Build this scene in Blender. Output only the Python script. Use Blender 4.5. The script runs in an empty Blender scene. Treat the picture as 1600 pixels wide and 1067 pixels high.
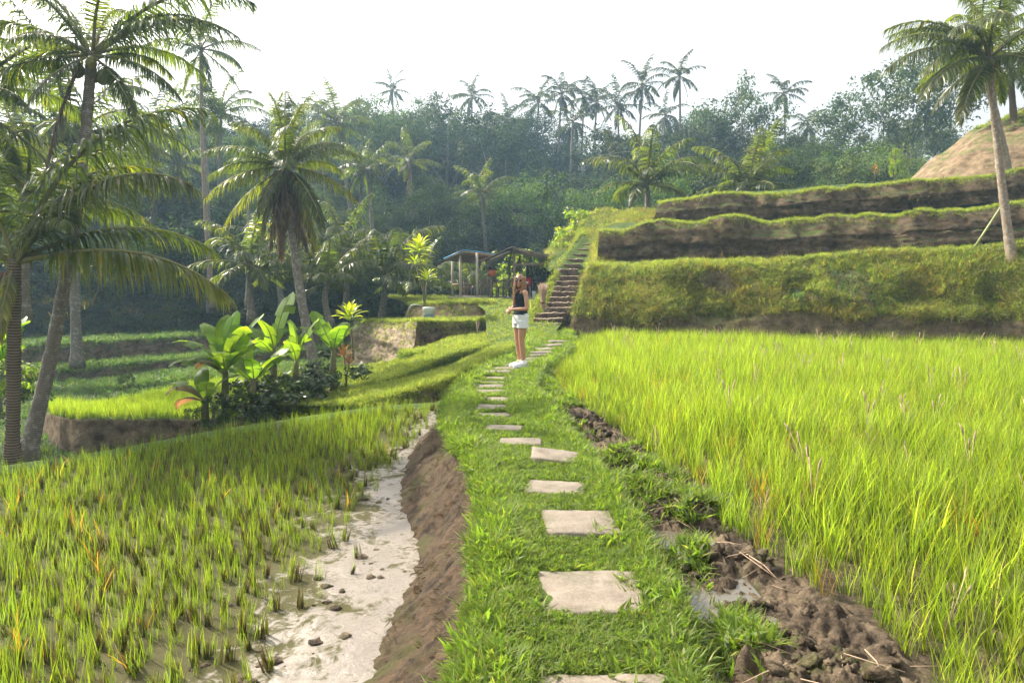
import bpy, math, random
import numpy as np
from mathutils import Vector, Matrix

rng = np.random.default_rng(7)
random.seed(7)
R = math.radians
scene = bpy.context.scene
COL = scene.collection

# ------------------------------------------------------------------ camera, sky, sun, exposure
CAM_Z, PITCH, FPX, CX, CY = 1.6, R(4.9), 1067.0, 800.0, 533.5
cam_data = bpy.data.cameras.new('camera')
cam_data.lens, cam_data.sensor_width = 24.0, 36.0
cam_data.clip_start, cam_data.clip_end = 0.05, 3000
cam = bpy.data.objects.new('camera', cam_data)
COL.objects.link(cam)
cam.location = (0, 0, CAM_Z)
cam.rotation_euler = (math.pi / 2 - PITCH, 0, 0)
scene.camera = cam

SUN_AZ, SUN_EL = R(-57), R(41)          # azimuth from +Y, positive to the right
sun_dir = Vector((math.sin(SUN_AZ) * math.cos(SUN_EL), math.cos(SUN_AZ) * math.cos(SUN_EL), math.sin(SUN_EL)))
world = bpy.data.worlds.new('World')
scene.world = world
world.use_nodes = True
wn, wl = world.node_tree.nodes, world.node_tree.links
wn.clear()
sky = wn.new('ShaderNodeTexSky')
sky.sky_type = 'NISHITA'
sky.sun_disc = False
sky.sun_elevation = SUN_EL
sky.sun_rotation = SUN_AZ
sky.air_density, sky.dust_density, sky.ozone_density = 1.6, 9.0, 0.6
sat = wn.new('ShaderNodeHueSaturation')
sat.inputs['Saturation'].default_value = 0.3      # thin white tropical overcast
wbg = wn.new('ShaderNodeBackground')
wbg.inputs['Strength'].default_value = 0.15
wo = wn.new('ShaderNodeOutputWorld')
veil = wn.new('ShaderNodeMix'); veil.data_type = 'RGBA'      # even bright cloud veil over the whole sky
veil.inputs[0].default_value = 0.3
veil.inputs[7].default_value = (6.5, 6.5, 6.3, 1)
wl.new(sky.outputs[0], sat.inputs['Color'])
wl.new(sat.outputs[0], veil.inputs[6])
wl.new(veil.outputs[2], wbg.inputs['Color'])
wl.new(wbg.outputs[0], wo.inputs['Surface'])

sun_data = bpy.data.lights.new('sun', 'SUN')
sun_data.energy, sun_data.angle, sun_data.color = 5.0, R(0.6), (1.0, 0.91, 0.74)
sun = bpy.data.objects.new('sun', sun_data)
COL.objects.link(sun)
sun.rotation_euler = sun_dir.to_track_quat('Z', 'Y').to_euler()

vs = scene.view_settings
vs.view_transform, vs.look, vs.exposure, vs.gamma = 'Standard', 'None', 1.0, 1.0
vs.use_curve_mapping = False
cy = scene.cycles
cy.use_denoising = True
cy.max_bounces, cy.diffuse_bounces, cy.glossy_bounces = 5, 2, 2
cy.transmission_bounces, cy.transparent_max_bounces, cy.volume_bounces = 3, 4, 0
cy.use_adaptive_sampling, cy.adaptive_threshold = True, 0.04
cy.caustics_reflective = cy.caustics_refractive = False

# ------------------------------------------------------------------ layout helpers
def ray(u, v):
    x, y = (u - CX) / FPX, -(v - CY) / FPX
    return np.array([x, math.cos(PITCH) + y * math.sin(PITCH), -math.sin(PITCH) + y * math.cos(PITCH)])

def at(u, v, d):
    """world point seen towards (u, v) at distance d along +Y"""
    r = ray(u, v)
    return np.array([0, 0, CAM_Z]) + r * (d / r[1])

def gp(u, v, z=0.0):
    """world point where that line of sight meets height z"""
    r = ray(u, v)
    return np.array([0, 0, CAM_Z]) + r * ((z - CAM_Z) / r[2])

def hash01(ix, iy, iz, seed):
    h = (ix.astype(np.uint32) * np.uint32(374761393) + iy.astype(np.uint32) * np.uint32(668265263)
         + iz.astype(np.uint32) * np.uint32(2147483647) + np.uint32(seed * 1013904223 & 0xffffffff))
    h = (h ^ (h >> np.uint32(13))) * np.uint32(1274126177)
    h = h ^ (h >> np.uint32(16))
    return (h & np.uint32(0xffffff)).astype(np.float64) / 0xffffff

def vnoise(P, seed=0):
    P = np.asarray(P, float)
    i = np.floor(P).astype(np.int64)
    f = P - i
    f = f * f * (3 - 2 * f)
    out = 0
    for dx in (0, 1):
        for dy in (0, 1):
            for dz in (0, 1):
                w = (f[..., 0] if dx else 1 - f[..., 0]) * (f[..., 1] if dy else 1 - f[..., 1]) * (f[..., 2] if dz else 1 - f[..., 2])
                out = out + w * hash01(i[..., 0] + dx + 5000, i[..., 1] + dy + 5000, i[..., 2] + dz + 5000, seed)
    return out * 2 - 1

def fbm(P, octaves=4, seed=0, gain=0.5):
    P = np.asarray(P, float)
    a, s, t = 1.0, 0.0, 0.0
    for k in range(octaves):
        s = s + a * vnoise(P * (2.03 ** k) + 17.3 * k, seed + k)
        t += a
        a *= gain
    return s / t

def sstep(a, b, x):
    t = np.clip((x - a) / (b - a), 0, 1)
    return t * t * (3 - 2 * t)

def resample(P, n):
    """Catmull-Rom through P, n points evenly spaced by arc length"""
    P = np.asarray(P, float)
    if len(P) > 2:
        Q = np.vstack([2 * P[0] - P[1], P, 2 * P[-1] - P[-2]])
        out = []
        for k in range(1, len(Q) - 2):
            t = np.linspace(0, 1, 24, endpoint=False)[:, None]
            a, b, c, d = Q[k - 1], Q[k], Q[k + 1], Q[k + 2]
            out.append(0.5 * (2 * b + (c - a) * t + (2 * a - 5 * b + 4 * c - d) * t ** 2 + (3 * b - a - 3 * c + d) * t ** 3))
        P = np.vstack(out + [P[-1:]])
    s = np.concatenate([[0], np.cumsum(np.linalg.norm(np.diff(P, axis=0), axis=1))])
    q = np.linspace(0, s[-1], n)
    return np.stack([np.interp(q, s, P[:, k]) for k in range(3)], 1)

# ------------------------------------------------------------------ mesh and object helpers
def make_mesh(name, V, F, mats=(), smooth=True, uv=None, fmat=None):
    """V (n,3); F array (m,3|4) or list of such arrays / list of tuples; uv per vertex (n,2)"""
    me = bpy.data.meshes.new(name)
    V = np.asarray(V, np.float32)
    Fs = F if isinstance(F, list) and len(F) and isinstance(F[0], np.ndarray) else [np.asarray(F)]
    Fs = [np.asarray(f, np.int32) for f in Fs if len(f)]
    loops = np.concatenate([f.ravel() for f in Fs])
    sizes = np.concatenate([np.full(len(f), f.shape[1], np.int32) for f in Fs])
    starts = np.concatenate([[0], np.cumsum(sizes)[:-1]]).astype(np.int32)
    me.vertices.add(len(V)); me.vertices.foreach_set('co', V.ravel())
    me.loops.add(len(loops)); me.loops.foreach_set('vertex_index', loops)
    me.polygons.add(len(sizes)); me.polygons.foreach_set('loop_start', starts)
    me.polygons.foreach_set('loop_total', sizes)
    if smooth:
        me.polygons.foreach_set('use_smooth', np.ones(len(sizes), bool))
    for m in mats:
        me.materials.append(m)
    if fmat is not None:
        me.polygons.foreach_set('material_index', np.asarray(fmat, np.int32))
    if uv is not None:
        l = me.uv_layers.new(name='UVMap')
        l.data.foreach_set('uv', np.asarray(uv, np.float32)[loops].ravel())
    me.update(calc_edges=True)
    me.validate()
    return me

class MB:
    """collects pieces into one mesh"""
    def __init__(s): s.V, s.F4, s.F3, s.UV, s.n, s.m4, s.m3 = [], [], [], [], 0, [], []
    def add(s, V, F, uv=None, mi=0):
        V = np.asarray(V, float)
        F = np.asarray(F, int)
        s.V.append(V)
        s.UV.append(np.zeros((len(V), 2)) if uv is None else np.asarray(uv, float))
        if len(F):
            if F.shape[1] == 4: s.F4.append(F + s.n); s.m4 += [mi] * len(F)
            else: s.F3.append(F + s.n); s.m3 += [mi] * len(F)
        s.n += len(V)
        return s
    def box(s, c, size, rot=None, mi=0):
        c = np.asarray(c, float)
        b = np.array([[x, y, z] for x in (-.5, .5) for y in (-.5, .5) for z in (-.5, .5)]) * np.asarray(size, float)
        if rot is not None: b = b @ np.asarray(rot).T
        return s.add(b + c, [[0, 1, 3, 2], [4, 6, 7, 5], [0, 4, 5, 1], [2, 3, 7, 6], [0, 2, 6, 4], [1, 5, 7, 3]], mi=mi)
    def tube(s, P, r, n=8, uv0=0.0, mi=0, cap=True, squash=None):
        V, F, U, T = tube(P, r, n, cap)
        s.add(V, F, U, mi)
        if cap: s.F3.append(np.asarray(T) + s.n - len(V)); s.m3 += [mi] * len(T)
        return s
    def mesh(s, name, mats, smooth=True):
        Fs, fm = [], []
        if s.F4: Fs.append(np.vstack(s.F4)); fm += s.m4
        if s.F3: Fs.append(np.vstack(s.F3)); fm += s.m3
        return make_mesh(name, np.vstack(s.V), Fs, mats, smooth, np.vstack(s.UV), fm)
    def build(s, name, mats, parent=None, smooth=True, loc=None):
        if not isinstance(mats, (list, tuple)): mats = [mats]
        return obj(name, s.mesh(name, mats, smooth), parent, loc)

def tube(P, r, n=8, cap=True):
    P = np.asarray(P, float)
    k = len(P)
    r = np.broadcast_to(np.asarray(r, float), (k,)) if np.ndim(r) < 2 else r
    T = np.gradient(P, axis=0)
    T /= np.linalg.norm(T, axis=1)[:, None] + 1e-9
    ref = np.array([0, 1, 0]) if abs(T[0][1]) < 0.9 else np.array([1, 0, 0])
    A = np.cross(T, ref); A /= np.linalg.norm(A, axis=1)[:, None] + 1e-9
    B = np.cross(T, A)
    th = np.linspace(0, 2 * math.pi, n, endpoint=False)
    ring = A[:, None] * np.cos(th)[None, :, None] + B[:, None] * np.sin(th)[None, :, None]
    rr = r[:, None, None] if r.ndim == 1 else None
    V = (P[:, None] + ring * rr).reshape(-1, 3)
    i = np.arange(k - 1)[:, None] * n; j = np.arange(n)[None]; j2 = (j + 1) % n
    F = np.stack([i + j, i + j2, i + n + j2, i + n + j], -1).reshape(-1, 4)
    s = np.concatenate([[0], np.cumsum(np.linalg.norm(np.diff(P, axis=0), axis=1))])
    U = np.stack([np.tile(th / (2 * math.pi), k), np.repeat(s, n)], 1)
    Tc = []
    if cap:
        for a in range(1, n - 1):
            Tc.append([0, a + 1, a]); Tc.append([(k - 1) * n, (k - 1) * n + a, (k - 1) * n + a + 1])
    return V, F, U, Tc

def obj(name, me, parent=None, loc=None, rot=None, scale=None):
    o = bpy.data.objects.new(name, me)
    COL.objects.link(o)
    if parent is not None: o.parent = parent
    if loc is not None: o.location = tuple(loc)
    if rot is not None: o.rotation_euler = tuple(rot)
    if scale is not None: o.scale = (scale,) * 3 if np.isscalar(scale) else tuple(scale)
    return o

def tag(o, label=None, cat=None, group=None, kind=None):
    if label: o['label'] = label
    if cat: o['category'] = cat
    if group: o['group'] = group
    if kind: o['kind'] = kind
    return o

def thing(name, label, cat, loc=(0, 0, 0), rz=0.0, group=None):
    o = obj(name, None, None, loc, (0, 0, rz))
    o.empty_display_size = 0.2
    return tag(o, label, cat, group)

# ------------------------------------------------------------------ materials
def mat(name):
    m = bpy.data.materials.new(name)
    m.use_nodes = True
    n, l = m.node_tree.nodes, m.node_tree.links
    return m, n, l, n['Principled BSDF'], n['Material Output']

def ramp(n, stops):
    r = n.new('ShaderNodeValToRGB')
    e = r.color_ramp.elements
    while len(e) < len(stops): e.new(0.5)
    for k, (p, c) in enumerate(stops):
        e[k].position = p; e[k].color = (*c, 1)
    return r

def noise(n, l, scale, detail=5, rough=0.55, vec=None, dist=0.0):
    t = n.new('ShaderNodeTexNoise')
    t.inputs['Scale'].default_value = scale
    t.inputs['Detail'].default_value = detail
    t.inputs['Roughness'].default_value = rough
    t.inputs['Distortion'].default_value = dist
    if vec is not None: l.new(vec, t.inputs['Vector'])
    return t

def mixc(n, l, fac, a, b, mode='MIX'):
    m = n.new('ShaderNodeMix')
    m.data_type = 'RGBA'; m.blend_type = mode
    for sock, val in ((m.inputs[0], fac), (m.inputs[6], a), (m.inputs[7], b)):
        if isinstance(val, bpy.types.NodeSocket): l.new(val, sock)
        elif isinstance(val, tuple): sock.default_value = (*val, 1)
        else: sock.default_value = val
    return m.outputs[2]

def mathn(n, l, op, a, b=None, clamp=False):
    m = n.new('ShaderNodeMath')
    m.operation = op; m.use_clamp = clamp
    for k, val in enumerate((a, b)):
        if val is None: continue
        if isinstance(val, bpy.types.NodeSocket): l.new(val, m.inputs[k])
        else: m.inputs[k].default_value = val
    return m.outputs[0]

def maprange(n, l, v, a, b, c=0.0, d=1.0):
    m = n.new('ShaderNodeMapRange')
    l.new(v, m.inputs[0])
    for k, x in enumerate((a, b, c, d)): m.inputs[k + 1].default_value = x
    return m.outputs[0]

def bump(n, l, height, strength, dist, bsdf):
    b = n.new('ShaderNodeBump')
    b.inputs['Strength'].default_value = strength
    b.inputs['Distance'].default_value = dist
    l.new(height, b.inputs['Height'])
    l.new(b.outputs[0], bsdf.inputs['Normal'])
    return b

def plain(name, c, rough=0.6, spec=0.3, var=0.15, scale=8.0, bumpd=0.0, metal=0.0):
    m, n, l, b, o = mat(name)
    co = n.new('ShaderNodeTexCoord')
    t = noise(n, l, scale, 5, 0.6, co.outputs['Object'])
    lo = tuple(x * (1 - var) for x in c); hi = tuple(min(1, x * (1 + var)) for x in c)
    l.new(ramp(n, [(0.3, lo), (0.7, hi)]).outputs[0], b.inputs['Base Color'])
    l.new(t.outputs[0], n['Color Ramp'].inputs[0])
    b.inputs['Roughness'].default_value = rough
    b.inputs['Specular IOR Level'].default_value = spec
    b.inputs['Metallic'].default_value = metal
    if bumpd: bump(n, l, t.outputs[0], 0.6, bumpd, b)
    return m

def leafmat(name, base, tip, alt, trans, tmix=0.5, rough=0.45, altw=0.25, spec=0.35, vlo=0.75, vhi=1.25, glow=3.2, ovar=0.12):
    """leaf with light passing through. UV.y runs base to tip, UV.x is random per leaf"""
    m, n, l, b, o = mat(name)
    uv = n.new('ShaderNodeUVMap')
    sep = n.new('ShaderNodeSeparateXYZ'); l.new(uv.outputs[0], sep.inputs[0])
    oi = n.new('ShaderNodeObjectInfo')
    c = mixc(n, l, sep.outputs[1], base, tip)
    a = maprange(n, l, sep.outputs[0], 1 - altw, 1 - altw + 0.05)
    c = mixc(n, l, a, c, alt)
    r2 = mathn(n, l, 'FRACT', mathn(n, l, 'ADD', mathn(n, l, 'MULTIPLY', sep.outputs[0], 7.31), oi.outputs['Random']))
    r3 = mathn(n, l, 'FRACT', mathn(n, l, 'MULTIPLY', oi.outputs['Random'], 13.7))
    val = mathn(n, l, 'MULTIPLY', maprange(n, l, r2, 0, 1, vlo, vhi), maprange(n, l, r3, 0, 1, 1 - ovar, 1 + ovar))
    hs = n.new('ShaderNodeHueSaturation')
    l.new(c, hs.inputs['Color']); l.new(val, hs.inputs['Value'])
    l.new(maprange(n, l, oi.outputs['Random'], 0, 1, 0.485, 0.512), hs.inputs['Hue'])
    l.new(hs.outputs[0], b.inputs['Base Color'])
    b.inputs['Roughness'].default_value = rough
    b.inputs['Specular IOR Level'].default_value = spec
    tr = n.new('ShaderNodeBsdfTranslucent')
    tc = mixc(n, l, 1.0, hs.outputs[0], trans, 'MULTIPLY')
    tint = n.new('ShaderNodeHueSaturation'); tint.inputs['Value'].default_value = glow
    l.new(tc, tint.inputs['Color']); l.new(tint.outputs[0], tr.inputs['Color'])
    mx = n.new('ShaderNodeMixShader'); mx.inputs[0].default_value = tmix
    l.new(b.outputs[0], mx.inputs[1]); l.new(tr.outputs[0], mx.inputs[2])
    l.new(mx.outputs[0], o.inputs['Surface'])
    return m

def soilmat(name, dark, light, grass=None, gthr=(0.55, 0.8), strata=0.5, scale=3.0, bumpd=0.04, rough=0.9, moss=0.0, mosscol=(0.07, 0.09, 0.02), spec=0.2, smap=(1.0, 1.0, 3.0)):
    m, n, l, b, o = mat(name)
    ge = n.new('ShaderNodeNewGeometry')
    mp = n.new('ShaderNodeMapping'); mp.inputs['Scale'].default_value = smap
    l.new(ge.outputs['Position'], mp.inputs[0])
    t1 = noise(n, l, scale, 8, 0.65, ge.outputs['Position'])
    t2 = noise(n, l, 2.4, 6, 0.65, mp.outputs[0], 0.4)
    t3 = noise(n, l, scale * 9, 6, 0.7, ge.outputs['Position'])
    f = mathn(n, l, 'ADD', mathn(n, l, 'MULTIPLY', t1.outputs[0], 1 - strata), mathn(n, l, 'MULTIPLY', t2.outputs[0], strata))
    f = mathn(n, l, 'ADD', mathn(n, l, 'MULTIPLY', f, 0.75), mathn(n, l, 'MULTIPLY', t3.outputs[0], 0.25))
    rp = ramp(n, [(0.41, dark), (0.5, tuple((a + c) / 2 for a, c in zip(dark, light))), (0.59, light)])
    l.new(f, rp.inputs[0])
    c = rp.outputs[0]
    t4 = noise(n, l, 1.7, 6, 0.7, ge.outputs['Position'])
    if moss:
        c = mixc(n, l, maprange(n, l, t4.outputs[0], 0.62 - moss * 0.3, 0.72 - moss * 0.25), c, mosscol)
    if grass is not None:
        sp = n.new('ShaderNodeSeparateXYZ'); l.new(ge.outputs['Normal'], sp.inputs[0])
        nz = mathn(n, l, 'ADD', mathn(n, l, 'ABSOLUTE', sp.outputs[2]), mathn(n, l, 'MULTIPLY', mathn(n, l, 'SUBTRACT', t4.outputs[0], 0.5), 0.5))
        gc = mixc(n, l, t3.outputs[0], tuple(x * 0.55 for x in grass), tuple(x * 1.4 for x in grass))
        c = mixc(n, l, maprange(n, l, nz, *gthr), c, gc)
    l.new(c, b.inputs['Base Color'])
    b.inputs['Roughness'].default_value = rough
    b.inputs['Specular IOR Level'].default_value = spec
    hgt = mathn(n, l, 'ADD', f, mathn(n, l, 'MULTIPLY', t3.outputs[0], 0.5))
    bump(n, l, hgt, 0.9, bumpd, b)
    return m

GRASS = (0.075, 0.115, 0.02)
M = {}
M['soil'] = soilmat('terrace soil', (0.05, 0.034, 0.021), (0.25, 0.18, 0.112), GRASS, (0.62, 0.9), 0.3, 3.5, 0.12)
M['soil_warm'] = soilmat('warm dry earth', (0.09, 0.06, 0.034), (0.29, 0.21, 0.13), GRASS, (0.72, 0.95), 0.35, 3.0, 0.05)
M['soil_sunlit'] = soilmat('sun painted earth', (0.14, 0.10, 0.068), (0.46, 0.36, 0.265), GRASS, (0.72, 0.95), 0.65, 3.0, 0.05)  # terrace earth lightened to paint sunlight on the cut wall's left side
M['grass_bank'] = soilmat('grassy bank', (0.06, 0.045, 0.03), (0.15, 0.12, 0.06), GRASS, (0.1, 0.5), 0.3, 3.0, 0.05)
M['bank_dry'] = soilmat('dry bank earth', (0.05, 0.037, 0.022), (0.20, 0.15, 0.085), (0.10, 0.105, 0.03), (0.45, 1.0), 0.25, 4.0, 0.07)
M['lawn'] = soilmat('lawn soil', (0.05, 0.05, 0.02), (0.11, 0.10, 0.04), GRASS, (0.2, 0.7), 0.1, 4.0, 0.02)
M['mudwall'] = soilmat('wet clay wall', (0.013, 0.0085, 0.005), (0.115, 0.074, 0.043), None, strata=0.5, scale=5.0, bumpd=0.035, rough=0.8, moss=0.35, mosscol=(0.06, 0.055, 0.018), spec=0.2, smap=(6, 6, 1.1))
M['clods'] = soilmat('ploughed mud', (0.03, 0.021, 0.014), (0.19, 0.14, 0.092), None, strata=0.05, scale=5.0, bumpd=0.035, rough=0.8, moss=0.25, mosscol=(0.09, 0.11, 0.025))
M['hill'] = soilmat('hillside scrub', (0.04, 0.034, 0.024), (0.10, 0.085, 0.05), (0.035, 0.055, 0.018), (0.5, 1.0), 0.2, 0.6, 0.15)
M['scrub'] = soilmat('scrub soil', (0.04, 0.031, 0.023), (0.22, 0.17, 0.12), (0.05, 0.075, 0.022), (0.45, 0.9), 0.3, 1.6, 0.08)

def paddymat():
    """wet paddy clay: pale film where water lies, algae and mud elsewhere"""
    m, n, l, b, o = mat('wet paddy clay')
    ge = n.new('ShaderNodeNewGeometry')
    P = ge.outputs['Position']
    t1 = noise(n, l, 1.6, 8, 0.68, P, 0.5); t2 = noise(n, l, 9, 7, 0.7, P, 0.6); t3 = noise(n, l, 40, 5, 0.7, P)
    f = mathn(n, l, 'ADD', mathn(n, l, 'MULTIPLY', t1.outputs[0], 0.55), mathn(n, l, 'MULTIPLY', t2.outputs[0], 0.45))
    pale = mixc(n, l, t3.outputs[0], (0.10, 0.08, 0.062), (0.36, 0.31, 0.27))  # clay tone brightened to carry the reflected sky
    mudc = mixc(n, l, t3.outputs[0], (0.035, 0.035, 0.013), (0.10, 0.09, 0.035))
    sp = n.new('ShaderNodeSeparateXYZ'); l.new(P, sp.inputs[0])
    edge = maprange(n, l, mathn(n, l, 'ADD', sp.outputs[0], mathn(n, l, 'MULTIPLY', t1.outputs[0], 0.5)), -2.05, -1.15, -0.15, 0.035)
    g = mathn(n, l, 'ADD', f, edge)
    w = maprange(n, l, g, 0.46, 0.54)
    l.new(mixc(n, l, w, mudc, pale), b.inputs['Base Color'])
    l.new(maprange(n, l, w, 0, 1, 0.85, 0.3), b.inputs['Roughness'])
    l.new(maprange(n, l, w, 0, 1, 0.15, 0.55), b.inputs['Specular IOR Level'])
    bump(n, l, mathn(n, l, 'ADD', t2.outputs[0], mathn(n, l, 'MULTIPLY', t3.outputs[0], 0.35)), 0.6, 0.02, b)
    return m
M['paddy'] = paddymat()

def watermat():
    m, n, l, b, o = mat('shallow paddy water')
    b.inputs['Base Color'].default_value = (0.11, 0.095, 0.07, 1)
    b.inputs['Roughness'].default_value = 0.04
    b.inputs['IOR'].default_value = 1.6
    ge = n.new('ShaderNodeNewGeometry')
    t = noise(n, l, 14, 3, 0.5, ge.outputs['Position'])
    bump(n, l, t.outputs[0], 0.12, 0.01, b)
    return m
M['water'] = watermat()

def stonemat():
    m, n, l, b, o = mat('concrete slab')
    ge = n.new('ShaderNodeNewGeometry'); P = ge.outputs['Position']
    t1 = noise(n, l, 5, 8, 0.7, P); t2 = noise(n, l, 70, 5, 0.7, P)
    f = mathn(n, l, 'ADD', mathn(n, l, 'MULTIPLY', t1.outputs[0], 0.6), mathn(n, l, 'MULTIPLY', t2.outputs[0], 0.4))
    rp = ramp(n, [(0.33, (0.11, 0.085, 0.062)), (0.5, (0.20, 0.165, 0.13)), (0.68, (0.28, 0.24, 0.19))])
    l.new(f, rp.inputs[0])
    oi = n.new('ShaderNodeObjectInfo')
    hs = n.new('ShaderNodeHueSaturation'); l.new(rp.outputs[0], hs.inputs['Color'])
    l.new(maprange(n, l, oi.outputs['Random'], 0, 1, 0.8, 1.12), hs.inputs['Value'])
    t3 = noise(n, l, 3.2, 6, 0.7, P, 0.3)
    st_ = mixc(n, l, maprange(n, l, t3.outputs[0], 0.50, 0.66, 0.0, 0.75), hs.outputs[0], (0.085, 0.08, 0.045))
    l.new(st_, b.inputs['Base Color'])
    b.inputs['Roughness'].default_value = 0.9
    bump(n, l, f, 0.9, 0.009, b)
    return m
M['stone'] = stonemat()

def barkmat(name, c0, c1, ringscale=9.0, ringamt=0.5, lichen=None):
    m, n, l, b, o = mat(name)
    uv = n.new('ShaderNodeUVMap'); co = n.new('ShaderNodeTexCoord')
    w = n.new('ShaderNodeTexWave'); w.wave_type = 'BANDS'; w.bands_direction = 'Y'; w.wave_profile = 'SAW'
    w.inputs['Scale'].default_value = ringscale / 6.283 * 1.0
    w.inputs['Distortion'].default_value = 1.2; w.inputs['Detail'].default_value = 2; w.inputs['Detail Scale'].default_value = 3
    l.new(uv.outputs[0], w.inputs['Vector'])
    t = noise(n, l, 6, 8, 0.7, co.outputs['Object'])
    f = mathn(n, l, 'ADD', mathn(n, l, 'MULTIPLY', w.outputs[1], ringamt), mathn(n, l, 'MULTIPLY', t.outputs[0], 1 - ringamt))
    rp = ramp(n, [(0.2, c0), (0.7, c1)]); l.new(f, rp.inputs[0])
    c = rp.outputs[0]
    if lichen:
        t2 = noise(n, l, 11, 6, 0.7, co.outputs['Object'])
        c = mixc(n, l, maprange(n, l, t2.outputs[0], 0.52, 0.62), c, lichen)
    l.new(c, b.inputs['Base Color'])
    b.inputs['Roughness'].default_value = 0.9
    b.inputs['Specular IOR Level'].default_value = 0.15
    bump(n, l, f, 0.8, 0.02, b)
    return m
M['bark_grey'] = barkmat('grey ringed palm bark', (0.09, 0.075, 0.06), (0.30, 0.26, 0.22), 60, 0.45, (0.36, 0.35, 0.31))
M['bark_brown'] = barkmat('brown ringed palm bark', (0.05, 0.035, 0.025), (0.26, 0.20, 0.15), 42, 0.7)
M['bark_warm'] = barkmat('warm palm bark', (0.14, 0.095, 0.065), (0.38, 0.30, 0.23), 60, 0.4, (0.42, 0.38, 0.32))
M['bark_tree'] = barkmat('pale tree bark', (0.09, 0.08, 0.065), (0.30, 0.27, 0.23), 8, 0.1)
M['wood'] = plain('weathered wood', (0.24, 0.18, 0.125), 0.75, 0.2, 0.3, 6, 0.01)
M['wood_dark'] = plain('dark old timber', (0.055, 0.042, 0.032), 0.8, 0.2, 0.35, 5, 0.01)
M['wood_pale'] = plain('pale planed post', (0.46, 0.39, 0.31), 0.6, 0.3, 0.15, 6, 0.004)
M['roof_under'] = plain('bamboo mat ceiling', (0.55, 0.35, 0.19), 0.7, 0.2, 0.25, 12, 0.01)
M['roof_blue'] = plain('blue roof sheet', (0.06, 0.23, 0.40), 0.5, 0.4, 0.2, 4)
M['roof_grey'] = plain('weathered roof sheet', (0.30, 0.255, 0.20), 0.8, 0.2, 0.35, 6, 0.01)
M['step'] = soilmat('step stone', (0.05, 0.033, 0.024), (0.17, 0.12, 0.09), (0.34, 0.27, 0.19), (0.6, 0.9), 0.2, 6.0, 0.015)  # upward faces coloured paler, risers darker, for light falling on the treads
M['red'] = plain('red plastic', (0.55, 0.02, 0.03), 0.4, 0.4, 0.1)
M['orange'] = plain('orange lantern shade', (0.65, 0.16, 0.03), 0.5, 0.3, 0.15)
M['white'] = plain('white plastic', (0.72, 0.74, 0.76), 0.45, 0.4, 0.06)
M['bluegrey'] = plain('blue grey plastic', (0.22, 0.30, 0.36), 0.5, 0.4, 0.1)
M['steel'] = plain('galvanised tube', (0.5, 0.5, 0.48), 0.35, 0.5, 0.1, 5, 0, 0.8)
M['straw'] = plain('dry stalks', (0.42, 0.30, 0.21), 0.8, 0.2, 0.3, 10)
M['rock'] = plain('pale limestone', (0.24, 0.22, 0.195), 0.9, 0.2, 0.35, 2.5, 0.06)
M['bamboo'] = plain('green bamboo pole', (0.30, 0.33, 0.14), 0.5, 0.4, 0.2, 5)
M['coconut'] = plain('green coconut husk', (0.20, 0.19, 0.05), 0.5, 0.4, 0.3, 3)
M['rachis'] = plain('palm frond midrib', (0.20, 0.19, 0.07), 0.6, 0.2, 0.2, 4)
M['rachis_dry'] = plain('dry frond midrib', (0.20, 0.13, 0.08), 0.8, 0.2, 0.2, 4)

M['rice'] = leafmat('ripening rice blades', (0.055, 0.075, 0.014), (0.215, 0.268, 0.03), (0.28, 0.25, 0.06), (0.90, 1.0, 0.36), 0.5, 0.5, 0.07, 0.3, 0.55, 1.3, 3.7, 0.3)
M['rice_young'] = leafmat('young rice blades', (0.05, 0.06, 0.014), (0.16, 0.205, 0.024), (0.26, 0.22, 0.03), (0.85, 1.0, 0.3), 0.52, 0.5, 0.08)
M['stubble'] = leafmat('brown rice stubble', (0.035, 0.026, 0.015), (0.12, 0.095, 0.04), (0.09, 0.10, 0.03), (0.9, 0.9, 0.4), 0.2, 0.8, 0.3)
M['rice_dry'] = leafmat('dry orange rice blades', (0.14, 0.11, 0.03), (0.33, 0.21, 0.05), (0.30, 0.25, 0.07), (1, 0.8, 0.3), 0.4, 0.6, 0.4)
M['turf'] = leafmat('lawn grass blades', (0.06, 0.085, 0.02), (0.15, 0.205, 0.035), (0.22, 0.20, 0.06), (0.85, 1.0, 0.35), 0.42, 0.5, 0.12, 0.25)
M['fringe'] = leafmat('sunlit edge grass', (0.07, 0.09, 0.02), (0.18, 0.23, 0.042), (0.23, 0.20, 0.08), (0.95, 0.97, 0.42), 0.5, 0.5, 0.2, .3, .7, 1.25, 3.6)
M['fringe_dry'] = leafmat('dry bank grass', (0.12, 0.10, 0.035), (0.28, 0.235, 0.08), (0.16, 0.17, 0.035), (1, 0.9, 0.4), 0.4, 0.7, 0.4)
M['root'] = leafmat('dry roots', (0.05, 0.037, 0.022), (0.14, 0.11, 0.06), (0.11, 0.12, 0.035), (1, .9, .5), 0.2, 0.8, 0.25)
M['shade_grass'] = leafmat('shaded valley grass', (0.05, 0.08, 0.02), (0.09, 0.15, 0.035), (0.12, 0.12, 0.04), (0.8, 1.0, 0.4), 0.42, 0.5, 0.2)  # darker, cooler grass copy; its colour carries the valley's shade
M['palm'] = leafmat('coconut palm leaflets', (0.032, 0.046, 0.011), (0.058, 0.074, 0.014), (0.16, 0.14, 0.025), (0.95, 1.0, 0.25), 0.42, 0.34, 0.05, 0.45, .65, 1.3, 4.6)
M['palm_far'] = leafmat('silhouette ridge palm leaflets', (0.03, 0.042, 0.014), (0.05, 0.065, 0.018), (0.10, 0.09, 0.03), (0.9, 1.0, 0.4), 0.3, 0.5, 0.1, 0.2, .6, 1.3, 2.0)  # leaflets coloured darker so the ridge palms read as backlit silhouettes
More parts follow.
